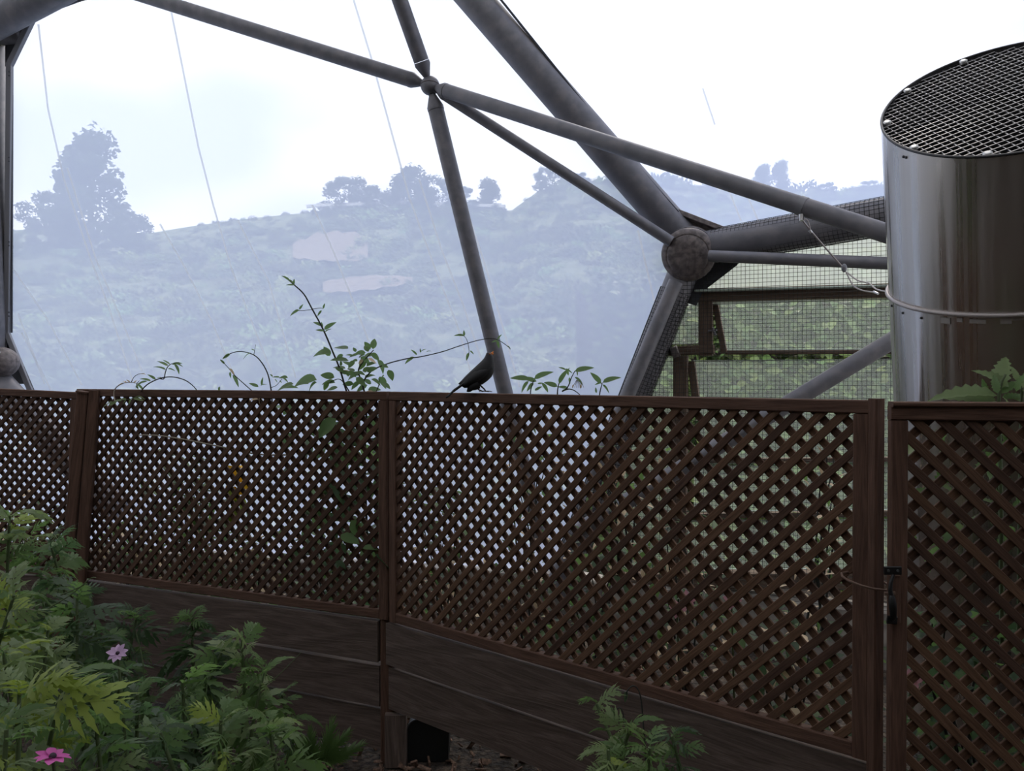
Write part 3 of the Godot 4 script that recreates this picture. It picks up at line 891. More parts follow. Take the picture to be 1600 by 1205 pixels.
# ---------------------------------------------------------------- the metal duct
func duct() -> void:
	var D0 := 2.9
	var ax := (cb * Vector3(sin(-0.2034) * cos(0.3167), cos(-0.2034) * cos(0.3167), sin(0.3167))).normalized()
	var c := at(1584.9, 500, D0)
	var R := 0.4114
	var u := ax.cross(cb * Vector3(0, 0, 1)).normalized()
	var v := ax.cross(u)
	var nrm := (cb * Vector3(-0.4775, 1, 0.7172)).normalized()
	var p0 := c + ax * 0.7952
	var down := 1.75
	var o := thing("metal_duct", "big cylindrical brushed metal air duct with a slanted wire mesh mouth", "air duct", c - ax * down)
	var b0 := o.position
	var mouth := func(a: float, r: float) -> Vector3:
		var q := c + (u * cos(a) + v * sin(a)) * r
		return q + ax * ((p0 - q).dot(nrm) / ax.dot(nrm))
	var st := begin()
	st.set_smooth_group(0)
	var seg := 96
	var rows := 28
	# the wall, with a shallow crease where the sheet is dented
	var dent_a := PI * 1.5
	var wall := func(i: int, j: int, r: float) -> Vector3:
		var a := TAU * i / seg
		var top: Vector3 = mouth.call(a, r)
		var low := c + (u * cos(a) + v * sin(a)) * r - ax * down
		var p := low.lerp(top, float(j) / rows)
		var q := cb.inverse() * (p - eye)
		var px := 800 + q.x / -q.z * F
		var py := 602.5 - q.y / -q.z * F
		if q.z > -D0:
			var lx := px - 1525.0
			var ly := (py - 340.0) / 110.0
			var dent := exp(-ly * ly) * exp(-absf(lx - absf(py - 340.0) * 0.18) / 26.0)
			var lx2 := px - 1600.0
			dent += 0.8 * exp(-pow((py - 335.0) / 40.0, 2.0)) * exp(-lx2 * lx2 / 500.0)
			p -= ((u * cos(a) + v * sin(a)) * 0.0035) * dent
		return p
	for i in seg:
		for j in rows:
			quad(st, wall.call(i, j, R), wall.call(i + 1, j, R), wall.call(i + 1, j + 1, R), wall.call(i, j + 1, R), Vector2(float(i) / seg, 1 - float(j) / rows), Vector2(float(i + 1) / seg, 1 - float(j) / rows), Vector2(float(i + 1) / seg, 1 - float(j + 1) / rows), Vector2(float(i) / seg, 1 - float(j + 1) / rows))
	put("shell", done(st), M.brushed_metal, o, Transform3D(Basis(), -b0))
	st = begin()
	st.set_smooth_group(0)
	for i in seg:
		var a := TAU * i / seg
		var b := TAU * (i + 1) / seg
		var q0: Vector3 = mouth.call(a, R - 0.006)
		var q1: Vector3 = mouth.call(b, R - 0.006)
		quad(st, q0, q1, q1 - ax * 0.6, q0 - ax * 0.6)
	put("lining", done(st), M.dark_rim, o, Transform3D(Basis(), -b0))
	var rim := []
	for i in seg + 1: rim.append(mouth.call(TAU * i / seg, R - 0.002))
	put("rim", tube_mesh(rim, same(0.005, seg + 1), 8, false), M.dark_rim, o, Transform3D(Basis(), -b0))
	# wire mesh over the mouth, two sets of wires in the mouth's plane
	var mc: Vector3 = c + ax * ((p0 - c).dot(nrm) / ax.dot(nrm))
	var e1 := (cb.x - nrm * nrm.dot(cb.x)).normalized().rotated(nrm, 0.08)
	var e2 := nrm.cross(e1).normalized()
	var flat := []
	for i in seg: 
		var q: Vector3 = mouth.call(TAU * i / seg, R - 0.004) - mc
		flat.append(Vector2(q.dot(e1), q.dot(e2)))
	for way in 2:
		st = begin()
		for k in range(-40, 41):
			var x := k * 0.0265
			var hit := []
			for i in seg:
				var a: Vector2 = flat[i]
				var b: Vector2 = flat[(i + 1) % seg]
				var av := a.x if way == 0 else a.y
				var bv := b.x if way == 0 else b.y
				if (av - x) * (bv - x) < 0:
					var t := (x - av) / (bv - av)
					hit.append(a.lerp(b, t))
			if hit.size() == 2:
				var pts := []
				var n := 24
				for i in n + 1:
					var q: Vector2 = (hit[0] as Vector2).lerp(hit[1], float(i) / n)
					pts.append(mc + e1 * q.x + e2 * q.y - nrm * (0.008 + 0.0014 * (1 if way == 0 else -1)))
				tube(st, pts, same(0.0019, n + 1), 5)
		var m := put("wire_mesh", done(st), M.wire, o, Transform3D(Basis(), -b0))
		m.set_meta("kind", "stuff")
	for i in 10:
		var a := TAU * (i + 0.25) / 10
		var q: Vector3 = mouth.call(a, R - 0.020)
		st = begin()
		tube(st, [q - b0 - nrm * 0.006, q - b0 + nrm * 0.003, q - b0 + nrm * 0.006], [0.014, 0.014, 0.008], 12)
		put("washer", done(st), M.bolt, o)
	# strap round it, bits of tape below, rivets
	var ring := []
	for i in 97: ring.append(c + ax * 0.1458 + (u * cos(TAU * i / 96) + v * sin(TAU * i / 96)) * (R + 0.005) - b0)
	put("strap", tube_mesh(ring, same(0.008, 97), 8, false), M.cable, o)
	var skin := func(x: float, y: float, out: float) -> Array:
		# the front point of the cylinder at a pixel
		var dir := (at(x, y, 1.0) - eye).normalized()
		var dn := dir - ax * dir.dot(ax)
		var on := (eye - c) - ax * (eye - c).dot(ax)
		var A := dn.dot(dn)
		var B := 2 * on.dot(dn)
		var C := on.dot(on) - R * R
		var t := (-B - sqrt(maxf(B * B - 4 * A * C, 0))) / (2 * A)
		var hit := eye + dir * t
		var nn := (hit - c) - ax * (hit - c).dot(ax)
		nn = nn.normalized()
		return [hit + nn * out, nn]
	for q in [[1478, 501, 16, 11], [1500, 500, 9, 7], [1528, 502, 24, 8], [1572, 501, 15, 11], [1590, 498, 12, 6]]:
		var h: Array = skin.call(q[0], q[1], 0.0015)
		var nn: Vector3 = h[1]
		var side := ax.cross(nn)
		var hw: float = q[2] * 0.5 / F * 2.5
		var hh: float = q[3] / F * 2.5
		put("tape", bar_mesh((h[0] as Vector3) - side * hw - b0, (h[0] as Vector3) + side * hw - b0, ax, hh, 0.003, 0.001), M.tape, o)
	for q in [[1412, 245], [1416, 246], [1394, 478], [1411, 489], [1440, 497]]:
		var h: Array = skin.call(q[0], q[1], 0.0)
		var hp: Vector3 = h[0]
		var hn: Vector3 = h[1]
		put("rivet", tube_mesh([hp - b0, hp + hn * 0.004 - b0], [0.005, 0.004], 8), M.dark_rim, o)


# ---------------------------------------------------------------- the blackbird
func blackbird() -> void:
	var d := fence_depth(748) - 0.004
	var S := d / F
	var pp := func(x: float, y: float) -> Vector2: return Vector2(x / 5.0 + 660, y / 5.0 + 500)
	var foot := at(758, 613.0, d)
	var o := thing("blackbird", "black bird with orange beak looking up, perched on the lattice top rail", "bird", foot)
	var yaw := Basis(UP, 0.16) * cb
	var loc := func(x: float, y: float, z := 0.0) -> Vector3:
		var p: Vector2 = pp.call(x, y)
		return yaw * Vector3((p.x - 758.0) * S * 1.015, (613.0 - p.y) * S, z)
	# one body: [back x, back y, belly x, belly y, half width / half height]
	var prof := [[283, 498, 330, 532, 0.75], [310, 470, 362, 530, 0.8], [345, 432, 400, 526, 0.84], [380, 398, 436, 519, 0.88], [412, 368, 472, 503, 0.9], [440, 342, 508, 477, 0.92], [463, 320, 540, 446, 0.92], [480, 301, 556, 410, 0.92], [490, 284, 560, 370, 0.92], [496, 270, 559, 335, 0.92], [500, 259, 557, 305, 0.92], [507, 253, 552, 283, 0.9], [520, 252, 545, 271, 0.8], [531, 255, 541, 264, 0.7]]
	var rings := []
	for i in prof.size():
		var q: Array = prof[i]
		var a: Vector3 = loc.call(q[0], q[1])
		var b: Vector3 = loc.call(q[2], q[3])
		var c := (a + b) / 2
		var h := (a - b) / 2
		var wv: Vector3 = yaw * Vector3(0, 0, 1) * h.length() * float(q[4])
		var ring := []
		for k in 21:
			var t := TAU * k / 20.0
			ring.append(c + h * cos(t) + wv * sin(t))
		rings.append(ring)
	var st := begin()
	st.set_smooth_group(0)
	for i in rings.size() - 1:
		for k in 20: quad(st, rings[i][k], rings[i + 1][k], rings[i + 1][k + 1], rings[i][k + 1])
	for e in [0, rings.size() - 1]:
		var c := Vector3.ZERO
		for k in 20: c += rings[e][k] / 20.0
		for k in 20: tri(st, c, rings[e][k], rings[e][k + 1])
	put("body", done(st), M.plumage, o)
	# tail feathers: a long flat fan
	for f in 5:
		var zo := (f - 2) * 0.006
		st = begin()
		var a: Vector3 = loc.call(330, 490 + absf(f - 2) * 2, zo * 0.7)
		var b: Vector3 = loc.call(245, 556, zo)
		var c: Vector3 = loc.call(188 + absf(f - 2) * 6, 608 - absf(f - 2) * 4, zo * 1.3)
		bar(st, a, b, yaw * Vector3(0.3, 0.45, 0.8), 0.024, 0.005, 0.0015)
		bar(st, b, c, yaw * Vector3(0.3, 0.45, 0.8), 0.019, 0.005, 0.0015)
		put("tail_feather", done(st), M.plumage_wing, o)
	# folded wings and hanging rear flank
	for s in [-1.0, 1.0]:
		st = begin()
		st.set_smooth_group(0)
		var prev := []
		for i in 9:
			var t := i / 8.0
			var cx := lerpf(535, 318, t)
			var cy := lerpf(372, 512, t)
			var half := 46.0 * pow(sin(PI * (0.12 + 0.80 * t)), 0.7)
			var ring := []
			for k in 7:
				var w := -1.0 + 2.0 * k / 6.0
				var bulge := 0.034 * sqrt(maxf(0.0, 1 - w * w * 0.75)) * pow(sin(PI * (0.18 + 0.72 * t)), 0.6)
				ring.append(loc.call(cx - 0.52 * half * w, cy - 0.85 * half * w, s * (bulge + 0.004)))
			if prev:
				for k in 6: quad(st, prev[k], ring[k], ring[k + 1], prev[k + 1])
			prev = ring
		put("wing", done(st), M.plumage_wing, o)
	st = begin()
	tube(st, curve([loc.call(430, 500, 0.012), loc.call(385, 525, 0.014), loc.call(362, 548, 0.014), loc.call(346, 560, 0.012)]), [0.02, 0.019, 0.018, 0.017, 0.015, 0.013, 0.011, 0.010, 0.009, 0.007, 0.005, 0.003, 0.001], 10)
	put("flank_feathers", done(st), M.plumage, o)
	# beak, eye
	put("beak", tube_mesh([loc.call(531, 268), loc.call(545, 259), loc.call(557, 244)], [0.0052, 0.0038, 0.0006], 10), M.beak_orange, o)
	put("beak", tube_mesh([loc.call(536, 272), loc.call(548, 266), loc.call(558, 260)], [0.0045, 0.0030, 0.0006], 10), M.beak_orange, o)
	for s in [-1.0, 1.0]:
		st = begin()
		ball(st, loc.call(524, 270, s * 0.0125), Vector3.ONE * 0.0036, 10, 8)
		var e := put("eye", done(st), M.eye_dark, o)
		var er := []
		for i in 13: er.append(loc.call(524 + 6 * cos(TAU * i / 12), 270 + 6 * sin(TAU * i / 12), s * 0.0142))
		put("eye_ring", tube_mesh(er, same(0.0008, 13), 5, false), M.beak_orange, e)
	# legs with toes
	for q in [[428, 515, 441, 543, 470, 556, -0.012], [446, 508, 480, 540, 492, 556, 0.010]]:
		var leg := put("leg", tube_mesh(curve([loc.call(q[0], q[1], q[6]), loc.call(q[2], q[3], q[6]), loc.call(q[4], q[5], q[6])]), taper(0.0035, 0.002, 9), 8), M.bird_leg, o)
		for tt in [[50, -8.0, -0.006], [54, 2.0, 0.0], [46, -2.0, 0.008], [-28, 2.0, 0.0]]:
			put("toe", tube_mesh(curve([loc.call(q[4], q[5] + 2, q[6]), loc.call(q[4] + tt[0] * 0.5, q[5] + 0, q[6] + tt[2] * 0.6), loc.call(q[4] + tt[0] * 0.95, q[5] + 6, q[6] + tt[2])]), taper(0.0022, 0.0011, 9), 6), M.bird_leg, leg)


# ---------------------------------------------------------------- plants
# a stem through image points: [x, y] at depth d (+ an offset per point)
func stem_px(o: Node3D, pts: Array, d: float, r0: float, r1: float, m: Material, z: Callable) -> void:
	var w := []
	for p in pts:
		var q: Vector2 = z.call(p[0], p[1])
		w.append(at(q.x, q.y, d + (p[2] if p.size() > 2 else 0.0)) - o.position)
	var c := curve(w, 5)
	put("stem", tube_mesh(c, taper(r0, r1, c.size()), 6), m, o)

func leaf_px(o: Node3D, l: Array, d: float, shapes: Array, m: Material, z: Callable, lean := 0.35) -> void:
	var b: Vector2 = z.call(l[0], l[1])
	var t: Vector2 = z.call(l[2], l[3])
	var dd := rnd(-0.05, 0.05)
	var base := at(b.x, b.y, d + dd)
	var tip := at(t.x, t.y, d + dd + rnd(-0.4, 0.4) * (b.distance_to(t) / F * d))
	var face := (UP * 0.8 + (eye - base).normalized() * rnd(lean, lean + 0.7) + Vector3(rnd(-0.4, 0.4), 0, 0)).normalized()
	put("leaf", shapes[rng.randi() % shapes.size()], m, o, leaf_xf(base - o.position, base + (tip - base) * 1.22 - o.position, face))

func climbers() -> void:
	var z5 := func(x: float, y: float) -> Vector2: return Vector2(420 + x / 4.0, 400 + y / 4.0)
	var d := fence_depth(560) + 0.06
	var o := thing("climber", "leafy climber topping the lattice with one tall shoot and one long arching shoot", "climbing plant", at(560, 1000, d))
	stem_px(o, [[620, 1900, 0.05], [600, 1300, 0.06], [610, 960], [590, 820], [560, 720], [592, 660], [655, 588]], d, 0.006, 0.002, M.stem_dark, z5)
	stem_px(o, [[590, 1000], [500, 880], [445, 710], [400, 600], [340, 460], [270, 330], [220, 240], [160, 182], [98, 128]], d, 0.0045, 0.0028, M.stem_dark, z5)
	stem_px(o, [[580, 800], [640, 722], [730, 678], [850, 645], [950, 630], [1080, 600], [1200, 560], [1320, 525], [1420, 520], [1510, 578]], d - 0.03, 0.0032, 0.0016, M.stem_dark, z5)
	stem_px(o, [[1245, 545], [1225, 505], [1180, 490]], d - 0.03, 0.0014, 0.001, M.stem_dark, z5)
	stem_px(o, [[1245, 548], [1252, 600], [1240, 645]], d - 0.03, 0.0014, 0.001, M.stem_dark, z5)
	stem_px(o, [[272, 335], [210, 342], [170, 340]], d, 0.0014, 0.001, M.stem_dark, z5)
	stem_px(o, [[272, 332], [320, 326], [340, 330]], d, 0.0014, 0.001, M.stem_dark, z5)
	stem_px(o, [[520, 880], [480, 810], [440, 770], [380, 790]], d, 0.003, 0.0016, M.stem_dark, z5)
	stem_px(o, [[600, 960], [680, 830], [690, 770]], d, 0.003, 0.0016, M.stem_dark, z5)
	var leaves := [[388, 608, 280, 602], [382, 625, 350, 576], [495, 580, 420, 560], [500, 655, 402, 645], [465, 618, 424, 636], [535, 655, 502, 692], [545, 600, 530, 574], [525, 628, 486, 612], [605, 604, 550, 603], [622, 600, 600, 558], [650, 582, 660, 520], [634, 585, 605, 542], [640, 608, 688, 642], [678, 652, 728, 722], [748, 712, 772, 768], [690, 755, 732, 812], [410, 760, 335, 742], [415, 792, 340, 786], [372, 788, 345, 832], [300, 775, 160, 782], [155, 800, 66, 828], [120, 762, 72, 754], [480, 704, 412, 688], [560, 742, 486, 762], [570, 790, 515, 822], [600, 765, 655, 735], [640, 770, 695, 792], [620, 838, 690, 832], [430, 822, 370, 830], [250, 800, 172, 796], [535, 722, 498, 698], [600, 655, 572, 702], [562, 640, 592, 612], [300, 790, 240, 830], [545, 760, 600, 800], [500, 740, 452, 720], [610, 690, 660, 660], [585, 720, 630, 700], [530, 800, 470, 800], [640, 800, 600, 770], [520, 690, 470, 660]]
	for i in 22:
		var x := rnd(430, 730)
		var y := rnd(600, 820) + absf(x - 560) * 0.2
		leaves.append([x, y, x + rnd(-62, 62), y + rnd(-30, 36)])
	for l in leaves: leaf_px(o, l, d, L.oval, M.leaf_climber if rng.randf() < 0.75 else M.leaf_green, z5)
	for l in [[192, 338, 130, 362], [190, 335, 210, 306], [340, 330, 348, 300], [330, 340, 305, 370], [345, 460, 406, 418], [345, 470, 298, 460], [350, 478, 378, 452], [340, 440, 285, 412], [335, 450, 330, 415], [910, 632, 850, 662], [925, 620, 898, 586], [950, 605, 945, 580], [985, 600, 1012, 590], [950, 600, 975, 578], [1222, 500, 1165, 488], [1222, 500, 1219, 468], [1250, 605, 1235, 648], [1258, 592, 1278, 610], [1430, 525, 1448, 490], [1428, 528, 1438, 570], [1432, 530, 1395, 534], [1490, 562, 1514, 580], [160, 184, 112, 178], [150, 172, 120, 136], [130, 155, 92, 122], [155, 180, 158, 148], [35, 770, 55, 785], [25, 755, 10, 740]]:
		leaf_px(o, l, d - 0.02, L.lance, M.leaf_climber, z5)
	for l in [[440, 730, 500, 716], [612, 845, 668, 880], [690, 900, 640, 870], [620, 640, 668, 660], [590, 650, 560, 668]]: leaf_px(o, l, d, L.oval, M.leaf_dry, z5)
	# the climber's growth behind and through the lattice
	for i in 215:
		var px := clampf(rng.randfn(540, 40), 450, 604)
		var py := rnd(622, 880)
		var b := Vector2(px, py)
		var t := b + Vector2(rnd(-38, 38), rnd(-10, 34))
		var depth := fence_depth(px) + (rnd(0.05, 0.30) if rng.randf() < 0.94 else -0.03)
		var base := at(b.x, b.y, depth)
		var tip := at(t.x, t.y, depth + rnd(-0.04, 0.04))
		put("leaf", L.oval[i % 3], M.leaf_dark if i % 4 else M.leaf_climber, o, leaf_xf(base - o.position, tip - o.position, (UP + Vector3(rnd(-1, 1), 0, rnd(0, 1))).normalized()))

	var z4 := func(x: float, y: float) -> Vector2: return Vector2(160 + x / 5.333, 530 + y / 5.333)
	d = fence_depth(250) - 0.02
	o = thing("vine_sprig", "arching vine with pinnate leaves over the rail left of the tall shoot", "vine", at(250, 640, d))
	stem_px(o, [[320, 440, 0.04], [345, 405], [400, 362], [500, 322], [600, 317], [700, 348], [770, 405], [800, 450, 0.03]], d, 0.003, 0.0022, M.stem_dark, z4)
	stem_px(o, [[480, 330], [512, 330], [525, 275], [545, 230], [580, 205], [640, 195]], d, 0.0028, 0.0015, M.stem_dark, z4)
	stem_px(o, [[105, 520, -0.01], [95, 450], [118, 400], [180, 366], [240, 360], [300, 372]], d, 0.0026, 0.0018, M.stem_pale, z4)
	stem_px(o, [[240, 362], [262, 318], [300, 292], [350, 285]], d, 0.0018, 0.001, M.stem_dark, z4)
	stem_px(o, [[290, 410], [285, 375], [310, 345]], d, 0.002, 0.001, M.stem_dark, z4)
	for l in [[545, 225, 472, 182], [562, 212, 514, 174], [528, 258, 444, 214], [580, 212, 650, 192], [600, 204, 662, 212], [600, 208, 645, 266], [545, 246, 600, 252], [405, 352, 325, 318], [445, 338, 388, 297], [492, 322, 455, 318], [375, 352, 272, 372], [320, 372, 262, 402], [300, 380, 340, 420], [290, 384, 295, 420]]: leaf_px(o, l, d, L.lance, M.leaf_climber, z4)
	for l in [[175, 366, 120, 390], [200, 362, 170, 345], [230, 360, 205, 340], [260, 365, 280, 345], [310, 292, 352, 284]]: leaf_px(o, l, d, L.lance, M.leaf_dry, z4)
	stem_px(o, [[310, 470, -0.04], [230, 500, -0.05], [120, 520, -0.06], [20, 545, -0.06]], d, 0.0022, 0.001, M.stem_green, z4)
	for l in [[120, 520, 60, 548], [60, 535, 8, 560], [200, 505, 150, 490], [200, 508, 160, 540], [260, 495, 330, 505], [160, 515, 90, 505], [240, 500, 215, 540], [290, 480, 345, 485], [90, 530, 40, 520], [640, 470, 750, 445], [700, 455, 620, 475], [780, 480, 820, 470]]: leaf_px(o, l, d - 0.04, L.lance, M.leaf_pale, z4)

	d = fence_depth(390) + 0.02
	o = thing("vine_sprig", "nearly bare hooked vine shoots above the rail, left of the leafy climber", "vine", at(400, 640, d))
	stem_px(o, [[1420, 600, 0.03], [1405, 420], [1372, 275], [1300, 162], [1220, 115], [1130, 104], [1060, 124], [1008, 156]], d, 0.0034, 0.0016, M.stem_dark, z4)
	stem_px(o, [[1360, 560, -0.03], [1300, 478, -0.03], [1220, 408], [1100, 300], [1050, 240], [985, 170]], d - 0.02, 0.003, 0.0012, M.stem_dark, z4)
	stem_px(o, [[1262, 135], [1268, 95], [1278, 45]], d, 0.0014, 0.0008, M.stem_dark, z4)
	stem_px(o, [[1405, 405], [1450, 385], [1485, 345], [1500, 330]], d, 0.0016, 0.001, M.stem_dark, z4)
	for l in [[1065, 122, 1006, 158], [1235, 115, 1168, 145], [1265, 95, 1242, 82], [1085, 298, 1136, 384], [1065, 272, 1066, 318], [1018, 208, 984, 168], [1075, 270, 1105, 290], [1300, 400, 1232, 366], [1318, 388, 1362, 368], [1330, 385, 1328, 328], [1478, 320, 1420, 312], [1495, 318, 1546, 346], [1475, 345, 1495, 362], [1476, 412, 1594, 378], [975, 395, 970, 440]]: leaf_px(o, l, d, L.lance, M.leaf_climber, z4)
	for l in [[1060, 245, 1100, 290], [1300, 480, 1340, 540], [1290, 500, 1260, 560], [1310, 490, 1300, 545], [1300, 500, 1230, 500]]: leaf_px(o, l, d - 0.04, L.lance, M.leaf_dry, z4)
	stem_px(o, [[300, 800, -0.03], [470, 805, -0.03], [700, 840, -0.03], [1000, 900, -0.03], [1300, 960, -0.03], [1540, 965, 0.0]], fence_depth(330) - 0.02, 0.003, 0.004, M.stem_pale, z4)

	var z6 := func(x: float, y: float) -> Vector2: return Vector2(660 + x / 5.0, 500 + y / 5.0)
	var specs := [
		["leafy shoot with narrow leaves just right of the tube behind the blackbird", 846, [[[845, 640, 0.03], [845, 560], [868, 470]]], [[835, 462, 708, 447], [872, 462, 998, 392], [830, 478, 768, 548], [892, 482, 790, 448], [932, 495, 992, 558], [878, 552, 926, 522], [868, 490, 822, 545], [900, 500, 940, 492], [850, 470, 815, 460]]],
		["tallest leafy shoot above the rail between the blackbird and the netted leg", 890, [[[1055, 640, 0.03], [1056, 555], [1070, 490], [1118, 400]], [[1090, 560], [1135, 525], [1165, 450], [1192, 398]], [[1090, 560], [1140, 540], [1200, 560], [1285, 640, -0.05]]], [[1056, 522, 963, 486], [1068, 498, 1118, 388], [1120, 392, 1076, 366], [1112, 384, 1168, 402], [1130, 388, 1140, 430], [1190, 402, 1316, 368], [1150, 448, 1150, 496], [1188, 448, 1268, 500], [1138, 534, 1072, 520], [1090, 558, 1142, 538], [1205, 395, 1215, 430]]],
		["small leafy shoot above the rail nearest the netted leg", 940, [[[1375, 640, 0.03], [1388, 560], [1406, 490]]], [[1396, 492, 1326, 420], [1408, 490, 1530, 434], [1406, 506, 1465, 556], [1396, 490, 1354, 502], [1360, 572, 1352, 528], [1400, 500, 1380, 480]]]]
	for s in specs:
		d = fence_depth(s[1]) + 0.05
		o = thing("leafy_shoot", s[0], "plant shoot", at(s[1], 640, d))
		for q in s[2]: stem_px(o, q, d, 0.0026, 0.0014, M.stem_dark, z6)
		for l in s[3]: leaf_px(o, l, d, L.lance, M.leaf_climber, z6, 0.5)
		if s[1] == 890:
			for i in 7:
				var a := Vector2(1205 + i * 4, 470)
				stem_px(o, [[a.x, a.y], [a.x - 20 + i * 7, 505], [a.x - 30 + i * 10, 530]], d, 0.0012, 0.0006, M.stem_pale, z6)
			for l in [[1240, 500, 1235, 535], [1180, 505, 1172, 530]]: leaf_px(o, l, d, L.lance, M.leaf_dry, z6)

	var z8 := func(x: float, y: float) -> Vector2: return Vector2(1350 + x / 1.944, 40 + y / 1.944)
	d = 2.18
	o = thing("broadleaf_plant", "bright green broad-leaved plant above the gate in front of the duct", "plant", at(1560, 1000, d))
	stem_px(o, [[420, 1900], [415, 1400], [410, 1130], [430, 1060]], d, 0.007, 0.003, M.stem_green, z8)
	stem_px(o, [[470, 1900], [475, 1300], [480, 1100]], d, 0.006, 0.003, M.stem_green, z8)
	for l in [[405, 1125, 243, 1088], [400, 1135, 268, 1116], [405, 1110, 432, 992], [440, 1098, 366, 1038], [372, 1135, 366, 1082], [462, 1112, 490, 1045], [410, 1120, 470, 1070], [400, 1140, 320, 1150], [420, 1130, 486, 1120], [405, 1118, 395, 1060], [480, 1100, 520, 1060], [480, 1110, 540, 1110], [470, 1080, 450, 1040], [420, 1128, 450, 1150], [480, 1140, 440, 1120]]: leaf_px(o, l, d, L.toothed, M.leaf_pale if rng.randf() < 0.7 else M.leaf_green, z8)
	for i in 40:
		var b := Vector2(rnd(1420, 1600), rnd(670, 860))
		var t := b + Vector2(rnd(-40, 40), rnd(-10, 36))
		var base := at(b.x, b.y, d + rnd(-0.06, 0.1))
		var tip := at(t.x, t.y, d + rnd(-0.06, 0.1))
		put("leaf", L.toothed[i % 2], M.leaf_green if i % 3 else M.leaf_pale, o, leaf_xf(base - o.position, tip - o.position, (UP + Vector3(rnd(-0.6, 0.6), 0, 0.6)).normalized()))

# plants with deeply cut leaves in front of the fence
func cut_plant(label: String, px: float, py: float, d: float, n: int, size: float, mats: Array, group := "", spread := 1.0) -> Node3D:
	var top := at(px, py, d)
	var base := Vector3(top.x + rnd(-0.15, 0.15), 0.02, top.z + rnd(-0.1, 0.1))
	var o := thing("cut_leaf_plant", label, "plant", base, group)
	var mid := base.lerp(top, 0.55) + Vector3(rnd(-0.06, 0.06), 0.03, rnd(-0.05, 0.05))
	var c := curve([Vector3.ZERO, mid - base, top - base], 6)
	put("stem", tube_mesh(c, taper(0.009, 0.004, c.size()), 7), M.stem_green, o)
	var phase := rnd(0, TAU)
	for i in n:
		var t := lerpf(0.30, 1.0, pow(float(i) / (n - 1), 0.8))
		var f := t * (c.size() - 1)
		var p: Vector3 = (c[int(minf(f, c.size() - 2))] as Vector3).lerp(c[int(minf(f, c.size() - 2)) + 1], f - int(minf(f, c.size() - 2)))
		phase += 2.4 + rnd(-0.3, 0.3)
		var up := lerpf(0.1, 1.2, pow(t, 4.0)) + rnd(-0.75, 0.45)
		var dir := Vector3(cos(phase) * spread, up, sin(phase) * spread).normalized()
		var len := size * lerpf(1.1, 0.55, pow(t, 2.0)) * rnd(0.6, 1.35)
		put("leaf", L.cut[rng.randi() % L.cut.size()], mats[rng.randi() % mats.size()], o, leaf_xf(p, p + dir * len, UP, rnd(-1.1, 1.1)))
	return o

func flower(label: String, px: float, py: float, d: float, r: float, m: Material, tilt: Vector3) -> void:
	var c := at(px, py, d)
	var o := thing("flower", label, "flower", c)
	var b := c - Vector3(rnd(-0.05, 0.05), c.y - 0.02, 0.05)
	put("stem", tube_mesh(curve([b - c, (b - c) * 0.4 + Vector3(0.02, 0, 0), Vector3.ZERO], 5), taper(0.004, 0.003, 11), 6), M.stem_green, o)
	var s := side_of(tilt)
	var t := tilt.cross(s)
	for i in 9:
		var a := TAU * i / 9.0
		var q := (s * cos(a) + t * sin(a))
		put("petal", L.oval[i % 3], m, o, leaf_xf(q * r * 0.1, q * r * rnd(0.9, 1.1) + tilt * r * rnd(0.05, 0.45), tilt))
	var st := begin()
	ball(st, tilt * r * 0.06, Vector3.ONE * r * 0.2, 10, 8)
	put("centre", done(st), M.flower_eye, o)

